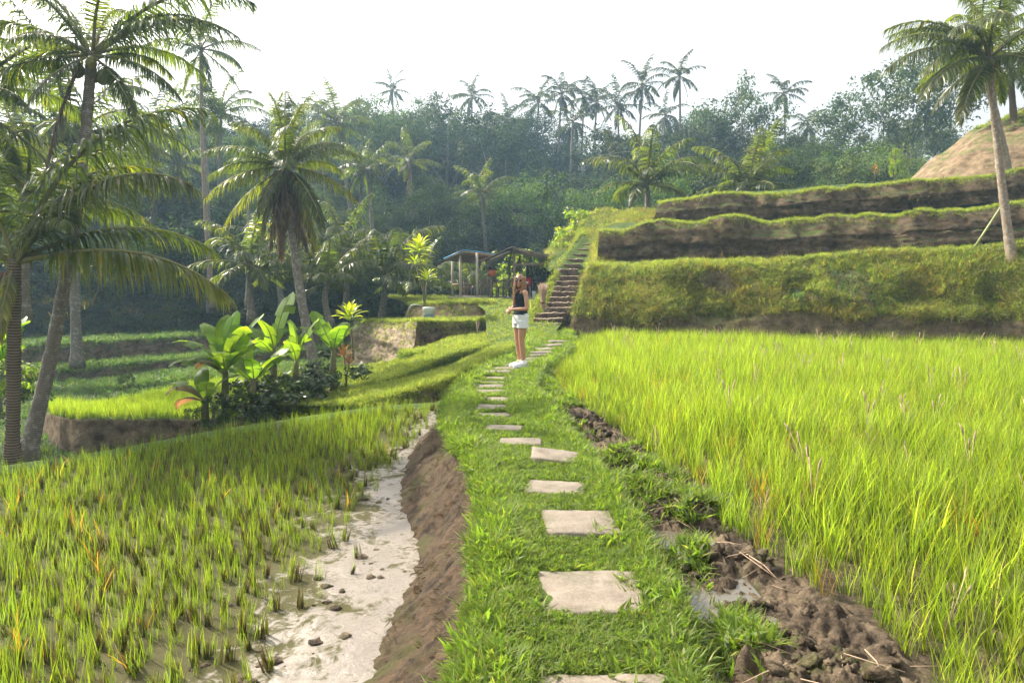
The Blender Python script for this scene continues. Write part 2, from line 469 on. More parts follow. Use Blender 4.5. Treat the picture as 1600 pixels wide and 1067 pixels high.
M['palm_yellow'] = leafmat('backlit yellow palm leaflets', (0.06, 0.08, 0.017), (0.19, 0.19, 0.022), (0.24, 0.18, 0.02), (0.95, 1.0, 0.25), 0.5, 0.4, 0.12, 0.5)  # yellow tips paint in the light shining through the leaflets
M['palm_dead'] = leafmat('dead palm leaflets', (0.06, 0.047, 0.036), (0.13, 0.105, 0.08), (0.19, 0.15, 0.10), (1, 0.9, 0.7), 0.12, 0.8, 0.3)
M['tree_a'] = leafmat('dark forest leaves', (0.030, 0.048, 0.018), (0.055, 0.08, 0.028), (0.07, 0.09, 0.03), (0.8, 1.0, 0.4), 0.25, 0.6, 0.2, 0.15, 0.5, 1.5, 1.8, 0.45)
M['tree_b'] = leafmat('mid green forest leaves', (0.05, 0.078, 0.02), (0.085, 0.125, 0.03), (0.11, 0.13, 0.035), (0.85, 1.0, 0.35), 0.30, 0.6, 0.2, 0.15, 0.5, 1.5, 2.0, 0.4)
M['tree_c'] = leafmat('yellow green shrub leaves', (0.10, 0.14, 0.02), (0.18, 0.22, 0.03), (0.24, 0.22, 0.04), (0.9, 1.0, 0.3), 0.48, 0.4, 0.2, 0.4, 0.7, 1.3)
M['shrub'] = leafmat('dark glossy shrub leaves', (0.025, 0.04, 0.012), (0.045, 0.065, 0.016), (0.10, 0.12, 0.03), (0.8, 1.0, 0.4), 0.3, 0.28, 0.12, 0.6)
M['banana'] = leafmat('banana leaf', (0.09, 0.15, 0.022), (0.13, 0.20, 0.025), (0.2, 0.2, 0.03), (0.95, 1.0, 0.22), 0.55, 0.36, 0.06, 0.4, .65, 1.25, 3.7)
M['banana_dry'] = leafmat('dry banana leaf', (0.12, 0.08, 0.04), (0.22, 0.15, 0.08), (0.18, 0.12, 0.06), (1, 0.8, 0.5), 0.3, 0.7, 0.3)
M['stem'] = plain('banana stem', (0.13, 0.12, 0.05), 0.6, 0.3, 0.4, 5)
M['ti'] = leafmat('yellow green strap leaves', (0.10, 0.15, 0.02), (0.28, 0.30, 0.03), (0.42, 0.26, 0.03), (0.95, 1.0, 0.3), 0.5, 0.35, 0.15)
M['ti_orange'] = leafmat('orange strap leaves', (0.13, 0.12, 0.03), (0.27, 0.16, 0.05), (0.22, 0.11, 0.05), (1, 0.85, 0.4), 0.35, 0.4, 0.3)

# ------------------------------------------------------------------ surfaces
def grid_faces(nv, nu):
    i, j = np.meshgrid(np.arange(nv - 1), np.arange(nu - 1), indexing='ij')
    a = i * nu + j
    return np.stack([a, a + 1, a + nu + 1, a + nu], -1).reshape(-1, 4)

def loft(rows, segs, nu, amp=0.08, freq=1.6, strata=0.0, amps=None, seed=0, smooth_profile=False, edge_wobble=0.05):
    """surface through polylines (each resampled to nu points); returns grid (nv, nu, 3)"""
    Rr = [resample(r, nu) for r in rows]
    G, A = [], []
    amps = amps or [amp] * len(rows)
    for k in range(len(Rr) - 1):
        for q in range(segs[k]):
            t = q / segs[k]
            G.append(Rr[k] * (1 - t) + Rr[k + 1] * t); A.append(amps[k] * (1 - t) + amps[k + 1] * t)
    G.append(Rr[-1]); A.append(amps[-1])
    G, A = np.array(G), np.array(A)
    du = np.gradient(G, axis=1); dv = np.gradient(G, axis=0)
    N = np.cross(du, dv); N /= np.linalg.norm(N, axis=2)[..., None] + 1e-9
    N *= np.where(N[..., 1:2] * 0.7 - N[..., 2:3] > 0, -1, 1)
    d = fbm(G * freq, 5, seed) + 0.35 * fbm(G * freq * 6, 3, seed + 9)
    if strata:
        d = d + strata * fbm(G * np.array([0.5, 0.5, 3.2]) + seed, 4, seed + 4)
    steep = 1 - np.clip(np.abs(N[..., 2]), 0, 1) * 0.75
    G = G + N * (d * A[:, None] * steep)[..., None]
    return G

def surf(name, G, material, parent=None, label=None, kind='structure'):
    nv, nu = G.shape[:2]
    o = obj(name, make_mesh(name, G.reshape(-1, 3), grid_faces(nv, nu), [material]), parent)
    if parent is None: tag(o, label, None, None, kind)
    return o

def sample(G, n, keep=None, r0=0.0, r1=1.0):
    """n random points on grid G between row fractions r0..r1: positions and normals"""
    nv, nu = G.shape[:2]
    a, b = int(r0 * (nv - 1)), max(int(r0 * (nv - 1)) + 1, int(round(r1 * (nv - 1))))
    Q = G[a:b + 1]
    e1 = Q[:-1, 1:] - Q[:-1, :-1]; e2 = Q[1:, :-1] - Q[:-1, :-1]
    C = np.cross(e1, e2); ar = np.linalg.norm(C, axis=2)
    p = (ar / ar.sum()).ravel()
    k = rng.choice(len(p), n, p=p)
    i, j = np.unravel_index(k, ar.shape)
    s, t = rng.random(n)[:, None], rng.random(n)[:, None]
    P = (Q[i, j] * (1 - s) + Q[i + 1, j] * s) * (1 - t) + (Q[i, j + 1] * (1 - s) + Q[i + 1, j + 1] * s) * t
    N = C[i, j] / (ar[i, j][:, None] + 1e-9)
    N = N * np.where(N[:, 1:2] * 0.7 - N[:, 2:3] > 0, -1, 1)
    if keep is not None:
        m = keep(P, N); P, N = P[m], N[m]
    return P, N

def frames(N, tilt=0.12):
    """euler angles that stand z along N with random spin and a little random tilt"""
    n = len(N)
    Z = N + rng.normal(0, tilt, (n, 3)); Z /= np.linalg.norm(Z, axis=1)[:, None]
    h = rng.normal(0, 1, (n, 3)); X = h - Z * (h * Z).sum(1)[:, None]; X /= np.linalg.norm(X, axis=1)[:, None]
    Y = np.cross(Z, X)
    return np.stack([np.arctan2(Y[:, 2], Z[:, 2]), -np.arcsin(np.clip(X[:, 2], -1, 1)), np.arctan2(X[:, 1], X[:, 0])], 1)

PROTO = {}
def proto(name, meshes):
    c = bpy.data.collections.new(name)
    for k, me in enumerate(meshes):
        c.objects.link(bpy.data.objects.new(f'{name}_{k}', me))
    PROTO[name] = (c, len(meshes))

def scatter(name, protoname, P, rot, scl, label, idx=None):
    """ONE stuff object: plants instanced on points"""
    c, k = PROTO[protoname]
    P = np.asarray(P, np.float32)
    me = bpy.data.meshes.new(name)
    me.vertices.add(len(P)); me.vertices.foreach_set('co', P.ravel())
    for an, ty, dat, key in (('rot', 'FLOAT_VECTOR', rot, 'vector'), ('scl', 'FLOAT', scl, 'value'),
                             ('idx', 'INT', rng.integers(0, k, len(P)) if idx is None else idx, 'value')):
        a = me.attributes.new(an, ty, 'POINT')
        a.data.foreach_set(key, np.asarray(dat, np.int32 if ty == 'INT' else np.float32).ravel())
    me.update()
    o = obj(name, me)
    ng = bpy.data.node_groups.new(name + ' nodes', 'GeometryNodeTree')
    ng.interface.new_socket('Geometry', in_out='INPUT', socket_type='NodeSocketGeometry')
    ng.interface.new_socket('Geometry', in_out='OUTPUT', socket_type='NodeSocketGeometry')
    n, l = ng.nodes, ng.links
    gi, go = n.new('NodeGroupInput'), n.new('NodeGroupOutput')
    ci = n.new('GeometryNodeCollectionInfo')
    ci.inputs[0].default_value = c; ci.inputs['Separate Children'].default_value = True; ci.inputs['Reset Children'].default_value = True
    ip = n.new('GeometryNodeInstanceOnPoints'); ip.inputs['Pick Instance'].default_value = True
    for an, ty, sock in (('rot', 'FLOAT_VECTOR', 'Rotation'), ('scl', 'FLOAT', 'Scale'), ('idx', 'INT', 'Instance Index')):
        na = n.new('GeometryNodeInputNamedAttribute'); na.data_type = ty; na.inputs['Name'].default_value = an
        l.new(na.outputs[0], ip.inputs[sock])
    l.new(gi.outputs[0], ip.inputs['Points']); l.new(ci.outputs[0], ip.inputs['Instance']); l.new(ip.outputs[0], go.inputs[0])
    md = o.modifiers.new('plants', 'NODES'); md.node_group = ng
    return tag(o, label, None, None, 'stuff')

def tuft(nb, h, w, spread, lean, seed, hvar=0.35, segs=3, foot=0.02, curl=0.5, flat=None):
    """blades of grass: quads then a tip triangle; returns MB"""
    g = np.random.default_rng(seed)
    mb = MB()
    for b in range(nb):
        az = g.random() * 2 * math.pi
        H = h * (1 - hvar * g.random())
        base = np.array([*(g.normal(0, foot, 2)), 0.0])
        dx = np.array([math.cos(az), math.sin(az), 0])
        sd = np.array([-math.sin(az + g.normal(0, .5)), math.cos(az), 0])
        ln = lean * (0.3 + g.random())
        ws = w * (0.7 + 0.6 * g.random())
        V, uv = [], []
        ub = g.random()
        for k in range(segs + 1):
            t = k / segs
            out = spread * t + ln * t ** (1 + 2 * curl)
            p = base + dx * out * H + np.array([0, 0, 1]) * H * (t - 0.45 * ln * t ** 3)
            ww = ws * (1 - t ** 2.2) * (0.75 + 0.5 * math.sin(math.pi * min(1, t + .25)))
            if k < segs: V += [p - sd * ww / 2, p + sd * ww / 2]; uv += [(ub, t), (ub, t)]
            else: V.append(p); uv.append((ub, 1))
        F4 = [[2 * k, 2 * k + 1, 2 * k + 3, 2 * k + 2] for k in range(segs - 1)]
        n0 = mb.n
        mb.add(V, F4, uv)
        mb.F3.append(np.array([[2 * segs - 2, 2 * segs - 1, 2 * segs]]) + n0); mb.m3.append(0)
    return mb

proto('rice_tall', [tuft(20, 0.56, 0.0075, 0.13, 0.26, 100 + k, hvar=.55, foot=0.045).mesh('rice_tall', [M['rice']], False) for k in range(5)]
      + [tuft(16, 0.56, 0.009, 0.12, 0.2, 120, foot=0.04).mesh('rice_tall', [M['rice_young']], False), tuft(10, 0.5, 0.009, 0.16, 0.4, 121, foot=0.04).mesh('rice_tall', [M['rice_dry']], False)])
def head_mesh(seed):
    g = np.random.default_rng(seed); mb = MB()
    for q in range(3):
        a = g.random() * 6.28; h = g.uniform(.42, .58); o_ = np.array([math.cos(a), math.sin(a), 0])
        P = np.array([[0, 0, 0], o_ * .02 + [0, 0, h * .6], o_ * .05 + [0, 0, h]])
        mb.tube(P, [.004, .003, .003], 4)
        mb.tube(np.array([P[2] - [0, 0, .05], P[2] + o_ * .01 + [0, 0, .01], P[2] + o_ * .03 + [0, 0, .05]]), [.004, .009, .003], 5)
    return mb.mesh('rice_head', [M['straw']], False)
proto('rice_head', [head_mesh(k) for k in range(3)])
proto('rice_young', [tuft(11, 0.30, 0.0052, 0.09, 0.15, 200 + k, hvar=.5, foot=0.02).mesh('rice_young', [M['rice_young']], False) for k in range(4)])
proto('stubble', [tuft(12, 0.17, 0.011, 0.05, 0.08, 220 + k, foot=0.015, segs=2).mesh('stubble', [M['stubble']], False) for k in range(3)])
proto('rice_dry', [tuft(4, 0.3, 0.008, 0.15, 0.4, 230 + k, foot=0.015).mesh('rice_dry', [M['rice_dry']], False) for k in range(2)])
proto('turf', [tuft(12, 0.085, 0.0075, 0.35, 0.7, 240 + k, foot=0.02).mesh('turf', [M['turf']], False) for k in range(4)]
      + [tuft(9, 0.075, 0.013, 0.6, 0.7, 250 + k, foot=0.02).mesh('turf', [M['turf']], False) for k in range(3)])
proto('fringe', [tuft(12, 0.17, 0.011, 0.25, 0.55, 260 + k, foot=0.05).mesh('fringe', [M['fringe']], False) for k in range(4)])
proto('bank_grass', [tuft(12, 0.24, 0.013, 0.35, 0.9, 270 + k, foot=0.08).mesh('bank_grass', [M['fringe']], False) for k in range(3)]
      + [tuft(12, 0.26, 0.012, 0.4, 1.0, 275 + k, foot=0.09).mesh('bank_grass', [M['fringe_dry']], False) for k in range(2)])
proto('roots', [tuft(9, 0.2, 0.012, 0.35, 0.8, 290 + k, foot=0.07).mesh('roots', [M['root']], False) for k in range(3)])
proto('valley_grass', [tuft(12, 0.20, 0.016, 0.25, 0.6, 280 + k, foot=0.08).mesh('valley_grass', [M['shade_grass']], False) for k in range(3)])

# ------------------------------------------------------------------ the ground far and near
def H(x, y):
    """height of the valley floor and forest hill"""
    x, y = np.asarray(x, float), np.asarray(y, float)
    left = sstep(-6, -14, x)
    z = -2.3 + sstep(34.5, 45, y) * (1.6 + 2.2 * left) + sstep(38, 95, y) * 11.0 + sstep(95, 200, y) * 6
    z = z + fbm(np.stack([x * 0.07, y * 0.07, x * 0], -1), 4, 3) * (0.25 + 1.2 * sstep(30, 60, y))
    z = z + sstep(-12, -34, x) * sstep(33, 50, y) * 3.0
    return z

ys = np.concatenate([np.linspace(-60, 8, 18), np.linspace(9, 60, 110), np.linspace(62, 130, 50), np.geomspace(135, 1600, 24)])
xs = np.concatenate([-np.geomspace(1500, 75, 18), np.linspace(-72, 72, 150), np.geomspace(75, 1500, 18)])
X, Y = np.meshgrid(xs, ys)
Gg = np.stack([X, Y, H(X, Y)], -1)
surf('ground', Gg, M['hill'], None, 'dark scrubby valley floor and hillside under the forest')

# ---- middle strip: path, churned mud, right field
pix_l = [(716, 1067), (728, 980), (746, 880), (755, 800), (742, 745), (706, 690), (690, 660), (694, 630), (712, 604), (748, 580), (785, 561), (805, 548), (822, 533), (838, 520)]
pix_r = [(1085, 1067), (1062, 940), (1010, 850), (960, 765), (905, 690), (860, 640), (835, 605), (842, 585), (868, 562), (890, 547), (897, 538), (892, 528), (886, 522)]
pix_m = [(1490, 1067), (1360, 960), (1190, 850), (1105, 770), (1010, 700), (935, 650), (885, 612), (862, 592), (885, 566), (905, 549), (910, 540), (905, 528), (900, 522)]
def edge(px, z):
    P = np.array([gp(u, v, z) for u, v in px])
    P = P[np.argsort(P[:, 1])]
    return P
EL, ER, EM = edge(pix_l, 0), edge(pix_r, -0.02), edge(pix_m, -0.1)
def curve(E, near_x):
    y = np.concatenate([[-6, 0.5], E[:, 1]]); x = np.concatenate([[near_x, near_x], E[:, 0]])
    def f(q):
        q = np.asarray(q, float)
        return (np.interp(q - 0.25, y, x) + np.interp(q, y, x) * 2 + np.interp(q + 0.25, y, x)) / 4
    return f
xl, xr, xm = curve(EL, -0.30), curve(ER, 0.72), curve(EM, 1.75)
Y_END = 20.6

def lump(x, y):
    P = np.stack([x, y, 0 * x], -1)
    a = fbm(P * 2.2, 3, 21); b = fbm(P * 7, 4, 22); c = fbm(P * 22, 4, 23)
    return np.clip(a + 0.3, -0.2, 1) * 0.12 + np.abs(b) * 0.13 * (0.4 + np.clip(a + .5, 0, 1)) + c * 0.055 + 0.03 * np.abs(fbm(P * 48, 2, 24)) - 0.11

def Z(x, y):
    """height of path, mud strip and right paddy"""
    x, y = np.asarray(x, float), np.asarray(y, float)
    P = np.stack([x, y, 0 * x], -1)
    L_, R_, M_ = xl(y), xr(y), xm(y)
    path = 0.025 * fbm(P * 1.3, 3, 11) + 0.012 * fbm(P * 7, 3, 12) - 0.05 * sstep(0.16, 0.0, x - L_)
    field = -0.17 + 0.03 * fbm(P * 2, 4, 13)
    mudz = -0.05 + lump(x, y) * sstep(14.5, 8, y)
    # a wet furrow between path and clods in the foreground
    fur = np.exp(-((x - (R_ + 0.12)) / 0.075) ** 2) * sstep(5.2, 3.6, y)
    mudz = mudz - 0.22 * fur
    a = sstep(-0.06, 0.14, x - R_); b = sstep(-0.22, 0.12, x - M_)
    z = path * (1 - a) + mudz * a
    z = z * (1 - b) + field * b
    up = sstep(16.5, 20.6, y) * 0.12
    return z + up

def strip(f0, f1, nu, ys, pw=1.0):
    s = np.linspace(0, 1, nu) ** pw
    Yg = np.repeat(ys[:, None], nu, 1)
    Xg = f0(Yg) * (1 - s) + f1(Yg) * s
    return np.stack([Xg, Yg, Z(Xg, Yg)], -1)
ynear = np.concatenate([np.linspace(-5, 1.8, 16)[:-1], np.geomspace(1.8, Y_END, 420)])
Gpath = strip(xl, xr, 60, ynear)
path = surf('path', Gpath, M['lawn'], None, 'narrow grassy path between the two rice paddies')
Gmud = strip(xr, lambda y: np.maximum(xm(y), xr(y) + 0.05), 90, ynear)
surf('mud', Gmud, M['clods'], None, 'churned brown clods of mud beside the path')
yfield = np.concatenate([np.linspace(-5, 2, 8)[:-1], np.geomspace(2, 23.0, 120)])
Gfield = strip(lambda y: np.maximum(xm(y), xr(y) + 0.05), lambda y: 0 * y + 34, 120, yfield, 2.0)
surf('field', Gfield, M['clods'], None, 'wet soil of the tall rice paddy')
# water lying in the furrow
fy = np.linspace(1.2, 5.0, 40)
fx = np.linspace(-0.12, 0.55, 10)
Gw = np.stack([xr(fy)[:, None] + fx[None] , np.repeat(fy[:, None], 10, 1), np.full((40, 10), -0.15)], -1)
surf('puddle', Gw, M['water'], None, 'strip of still water in the furrow beside the path')

# ---- eroded clay wall under the path's left edge, and the lower left paddy
ZL = -0.76
yw = np.concatenate([np.linspace(-5, 1.8, 10)[:-1], np.geomspace(1.8, 16.5, 330)])
xb = lambda y: xl(y) - 0.54 - 0.06 * sstep(2, 9, y) - 0.27 * sstep(6, 3.8, y)
nvw = 46
tt = np.linspace(0, 1, nvw)[:, None]
Yw = np.repeat(yw[None], nvw, 0)
prof = tt ** 1.25
Xw = xl(Yw) * (1 - prof) + xb(Yw) * prof
ztop = Z(xl(Yw) , Yw)
Zw = ztop * (1 - tt) + (ZL - 0.06) * tt
Gwall = np.stack([Xw, Yw, Zw], -1)
dsp = 0.10 * fbm(Gwall * np.array([1.3, 1.3, 0.6]), 3, 31) + 0.045 * fbm(Gwall * np.array([6, 6, 1.4]), 4, 32) + 0.045 * fbm(Gwall * np.array([24, 24, 6]), 4, 33)
dsp = dsp - 0.13 * np.clip(0.30 - np.abs(fbm(Gwall * np.array([3.2, 3.2, .9]), 3, 35)) * 2.2, 0, 1) - 0.02 * np.abs(fbm(Gwall * np.array([45, 45, 16]), 2, 36))
dsp = dsp * sstep(0, 0.10, tt) - 0.05 * np.sin(tt * math.pi) - 0.07 * np.exp(-((tt - .10) / .07) ** 2) - 0.03
Gwall = Gwall.copy(); Gwall[..., 0] -= dsp
surf('earth_bank', Gwall, M['mudwall'], None, 'eroded brown clay wall dropping from the path to the lower paddy')

far_l = np.array([gp(0, 712, -0.5), gp(160, 690, -0.5), gp(330, 660, -0.5), gp(480, 638, -0.5), gp(600, 622, -0.5), gp(690, 617, -0.5)])
far_l[:, 2] = 0
far_l = np.vstack([[-16, 4.5, 0], [-10.5, 6.6, 0], far_l, [[-0.9, 14.2, 0]]])
def far_y(x): return np.interp(x, far_l[:, 0], far_l[:, 1])
def Zp(x, y):
    P = np.stack([x, y, 0 * x], -1)
    return ZL + 0.035 * fbm(P * 1.7, 4, 41) + 0.03 * np.clip(fbm(P * 6, 4, 42), 0, 1) + 0.008 * fbm(P * 20, 3, 43)
sx = np.linspace(0, 1, 150) ** 1.6
xx = -0.35 + (-16 + 0.35) * sx
sv = np.linspace(0, 1, 190)[:, None] ** 1.3
Yp = -5 + (far_y(xx)[None] + 5) * sv
Xp = np.repeat(xx[None], len(sv), 0)
Gp = np.stack([Xp, Yp, Zp(Xp, Yp)], -1)
surf('field', Gp, M['paddy'], None, 'wet clay and stubble floor of the lower left paddy')
lip = np.stack([xx, far_y(xx), np.full_like(xx, ZL + 0.02)], 1)
Gpb = loft([lip - [0, .0, 0.0], lip + [-.1, .25, .06], lip + [-.25, .5, -.02], lip + [-.5, .9, -1.6]], [3, 3, 8], 90, 0.03)
surf('earth_bank', Gpb, M['grass_bank'], None, 'low grassy bund at the far side of the lower left paddy')

# ------------------------------------------------------------------ terraces
BANKS = {}
def pl(*uvd): return np.array([at(*p) for p in uvd])
def terrace(key, base, lipp, back, material, label, nu=160, amp=0.09, strata=0.8, wall_rows=22, top_rows=10, seed=0, freq=1.5, bulge=0.0, wobble=0.12, ledge=False):
    base, lipp, back = (resample(p, nu) for p in (base, lipp, back))
    q = np.stack([lipp[:, 0], lipp[:, 1], np.full(nu, seed * 3.1)], 1)
    wob = np.stack([0 * q[:, 0], wobble * fbm(q * .55, 4, seed), .4 * wobble * fbm(q * .8 + 9, 4, seed + 2)], 1)
    lipp = lipp + wob; base = base + wob * [1, .6, .0]
    mid = base * 0.5 + lipp * 0.5 + np.array([0, -bulge, 0])
    if ledge:   # two uneven steps in an overgrown bank
        f1 = np.clip(.5 + 1.1 * fbm(q * .42 + 4, 3, seed + 5), 0, 1)[:, None]; f2 = np.clip(.5 + 1.1 * fbm(q * .36 + 8, 3, seed + 6), 0, 1)[:, None]; f3 = np.clip(.1 + 1.6 * fbm(q * .3 + 3, 3, seed + 7), 0, 1)[:, None]; f4 = np.clip(.1 + 1.6 * fbm(q * .33 + 13, 3, seed + 8), 0, 1)[:, None]
        def pt(h, w): return base + (lipp - base) * np.concatenate([w, w, h], 1)
        mids = [pt(.14 + .34 * f1, .12 + .12 * f1), pt(.24 + .34 * f1, .20 + .16 * f1 + .3 * f3), pt(.62 + .22 * f2, .62 + .1 * f2 - .12 * f4), pt(.70 + .22 * f2, .72 + .1 * f2 + .14 * f4)]
        inset = lipp + (back - lipp) * 0.04 + np.array([0, 0, 0.02])
        k5 = wall_rows // 5
        G = loft([base] + mids + [lipp, inset, back], [k5] * 5 + [2, top_rows], nu, amp, freq, strata, [amp * .6] + [amp] * 4 + [amp * .35, amp * .3, amp * .3], seed)
        surf('earth_bank', G, material, None, label)
        BANKS[key] = (G, k5 * 5)
        return G
    inset = lipp + (back - lipp) * 0.04 + np.array([0, 0, 0.02])
    G = loft([base, mid, lipp, inset, back], [wall_rows // 2, wall_rows - wall_rows // 2, 2, top_rows], nu, amp, freq, strata, [amp * .6, amp, amp * .35, amp * 0.3, amp * 0.3], seed)
    surf('earth_bank', G, material, None, label)
    BANKS[key] = (G, wall_rows)
    return G

# right hand flight of three terraces
r1_base = pl((888, 521, 20.6), (1000, 522, 20.0), (1150, 523, 19.6), (1300, 525, 19.0), (1420, 527, 18.6), (1600, 533, 18.0), (1900, 540, 17.6))
r1_lip = pl((922, 418, 22.3), (1000, 416, 22.2), (1150, 411, 21.8), (1300, 402, 21.2), (1430, 391, 20.6), (1600, 386, 19.6), (1900, 376, 18.8))
r1_back = pl((930, 402, 25.5), (1000, 400, 25.5), (1150, 400, 25.5), (1300, 395, 25), (1430, 385, 24.5), (1600, 374, 24), (1900, 365, 23))
terrace('r1', r1_base, r1_lip, r1_back, M['bank_dry'], 'lowest right terrace bank overgrown with dry grass above the tall rice', amp=0.34, strata=0.3, seed=51, freq=0.9, wall_rows=40, wobble=.7, nu=220, ledge=True)
r2_base = pl((932, 412, 23.7), (1115, 406, 23.6), (1330, 394, 22.7), (1450, 386, 22.2), (1600, 372, 21.7), (1900, 356, 20.8))
r2_lip = pl((936, 360, 24.0), (1020, 354, 24.1), (1115, 351, 24.0), (1220, 343, 23.8), (1330, 337, 23.1), (1450, 332, 22.7), (1600, 320, 22.2), (1900, 296, 21.4))
r2_back = pl((960, 348, 27.5), (1115, 346, 27.5), (1330, 333, 27), (1600, 312, 26), (1900, 290, 25))
terrace('r2', r2_base, r2_lip, r2_back, M['soil'], 'dark earth wall of the middle right terrace with grass lip', amp=0.30, strata=1.0, seed=52, wall_rows=36, wobble=.9, bulge=.22, nu=220)
r3_base = pl((1018, 350, 25.8), (1160, 343, 25.7), (1330, 333, 25.0), (1450, 325, 24.6), (1600, 313, 24.0), (1900, 290, 23))
r3_lip = pl((1028, 318, 26.1), (1160, 305, 26.0), (1330, 292, 25.3), (1450, 284, 24.9), (1530, 278, 24.6), (1600, 266, 24.3), (1900, 235, 23.4))
r3_back = pl((1040, 318, 33), (1160, 300, 33), (1330, 288, 33), (1450, 280, 33), (1600, 262, 33), (1900, 235, 32))
terrace('r3', r3_base, r3_lip, r3_back, M['soil'], 'dark earth wall of the topmost right terrace with grass lip', amp=0.26, strata=1.0, seed=53, wall_rows=36, wobble=.9, bulge=.22, nu=220)
# left return faces of the terraces beside the stair path
def flank(a, b, c, d, key, material, label, seed, nu=50, amp=.12):
    G = loft([a, b, c, d], [10, 8, 8], nu, amp, 1.4, 0.5, None, seed)
    surf('earth_bank', G, material, None, label); BANKS[key] = (G, 10); return G
# grassy slope climbing left of terraces, from the stair up to the knoll behind
flank(pl((892, 524, 20.4), (905, 480, 22.0), (916, 438, 23.8), (926, 402, 26.0), (925, 372, 28.5), (935, 345, 31)),
      pl((902, 521, 20.5), (910, 468, 21.8), (920, 428, 23.3), (932, 398, 25.5), (938, 368, 28), (950, 338, 31)),
      pl((912, 505, 20.9), (918, 440, 22.0), (928, 412, 23.2), (950, 385, 25.5), (975, 352, 28), (990, 328, 31)),
      pl((950, 500, 21.6), (960, 440, 22.8), (985, 405, 24.2), (1010, 375, 26.4), (1040, 345, 28.8), (1060, 325, 32)), 'rflank', M['grass_bank'],
      'grassy flank between the earth stairs and the right terraces', 54)
flank(pl((812, 523, 20.4), (826, 490, 21.6), (846, 456, 23.0), (868, 425, 24.2), (884, 398, 26.3), (900, 372, 28.5), (905, 350, 31)),
      pl((822, 524, 20.4), (836, 487, 21.7), (858, 450, 23.2), (874, 424, 24.3), (893, 396, 26.4), (912, 370, 28.6), (922, 345, 31)),
      pl((845, 524, 20.5), (858, 488, 21.8), (876, 452, 23.3), (888, 427, 24.4), (905, 398, 26.5), (922, 370, 28.8), (935, 345, 31)),
      pl((880, 523, 20.5), (884, 490, 21.9), (900, 452, 23.4), (908, 428, 24.4), (925, 395, 26.8), (935, 365, 29.2), (945, 342, 31.5)), 'lflank', M['grass_bank'],
      'grassy ramp carrying the earth stairs uphill', 55, amp=0.05)
# mound at top right and knoll behind the stairs
def dome(cx_, cy_, z0, rx, ry, h, material, label, seed, key):
    a = np.linspace(0, 2 * math.pi, 180); r = np.linspace(1.0, 0.0, 60)[:, None]
    Xd = cx_ + rx * r * np.cos(a); Yd = cy_ + ry * r * np.sin(a)
    hh = h * (1 - r ** 2) ** 1.1 * np.ones_like(Xd)
    G = np.stack([Xd, Yd, z0 + hh], -1)
    G[..., 2] += 0.45 * fbm(G * 0.7, 4, seed) * (1 - r ** 4) + 0.16 * fbm(G * 2.6, 4, seed + 1) - .1 * np.abs(fbm(G * [3, 3, .6], 3, seed + 2))
    surf('mound', G, material, None, label); BANKS[key] = (G, 0); return G
pm = at(1690, 250, 29)
dome(pm[0] + .3, 30.5, 5.0, 7.4, 6.0, 4.3, M['soil_warm'], 'bare reddish earth mound above the topmost terrace', 56, 'mound')
pk = at(968, 330, 30)
dome(pk[0], 31, 2.2, 3.6, 4.0, 2.6, M['grass_bank'], 'grassy knoll behind the top of the stairs', 57, 'knoll')

# middle terraces between path and pavilion
m1_lip = np.array([0, 0, -.07]) + pl((812, 545, 16.6), (790, 549, 15.6), (759, 560, 14.8), (701, 588, 13.9), (644, 605, 13.6), (601, 616, 13.5), (545, 625, 13.6), (440, 640, 13.8))
terrace('m1', m1_lip + [0.05, -0.22, 0] - np.array([[0, 0, 1]]) * (m1_lip[:, 2:3] + 0.85), m1_lip, m1_lip + [-0.1, 2.2, 0.0], M['soil'], 'curved grass topped bund with dark face behind the woman', nu=120, amp=0.08, strata=0.5, seed=61)
m2_lip = np.array([0, 0, -.20]) + pl((800, 524, 19.0), (760, 531, 18.0), (701, 545, 16.7), (661, 562, 16.0), (615, 582, 15.7), (570, 593, 15.8), (520, 600, 16.4))
terrace('m2', m2_lip + [0.02, -0.18, -0.5], m2_lip, m2_lip + [-0.4, 3.5, 0.12], M['grass_bank'], 'leafy green bund stepping down left of the path', nu=110, amp=0.08, strata=0.2, seed=62)
m3_lip = np.array([0, 0, -.10]) + pl((700, 541, 19.0), (660, 546, 18.6), (634, 549, 18.6), (626, 547, 20.0))
terrace('m3', m3_lip + [-.02, -0.15, -0.6], m3_lip, m3_lip + [0.5, 1.6, 0.02], M['grass_bank'], 'short clipped green bank below the tall earth wall', nu=60, amp=0.06, strata=0.2, seed=63)
m4a_lip = pl((552, 502, 26.0), (600, 503, 23.2), (652, 504, 20.6))
m4a_base = pl((540, 566, 25.4), (590, 575, 22.6), (642, 580, 20.0))
m4_back = pl((640, 498, 27.5), (680, 498, 26.5), (700, 497, 25.5))
terrace('m4a', m4a_base, m4a_lip, m4_back, M['soil_sunlit'], 'sunlit pale side of the tall cut earth wall', nu=90, amp=0.15, strata=1.8, seed=64, wall_rows=40)
m4b_lip = pl((652, 504, 20.6), (700, 504, 21.0), (745, 503, 21.4), (790, 498, 22.2))
m4b_base = pl((642, 580, 20.0), (700, 560, 20.4), (745, 543, 20.9), (790, 520, 21.6))
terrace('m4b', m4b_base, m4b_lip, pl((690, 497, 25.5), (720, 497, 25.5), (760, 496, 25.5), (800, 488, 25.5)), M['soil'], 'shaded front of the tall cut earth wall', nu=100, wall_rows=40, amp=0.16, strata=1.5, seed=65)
m5_lip = pl((640, 476, 25.2), (672, 474, 24.6), (720, 473, 24.6), (772, 473, 24.9))
m5_base = pl((630, 500, 24.6), (668, 498, 24.0), (720, 498, 24.0), (780, 497, 24.3))
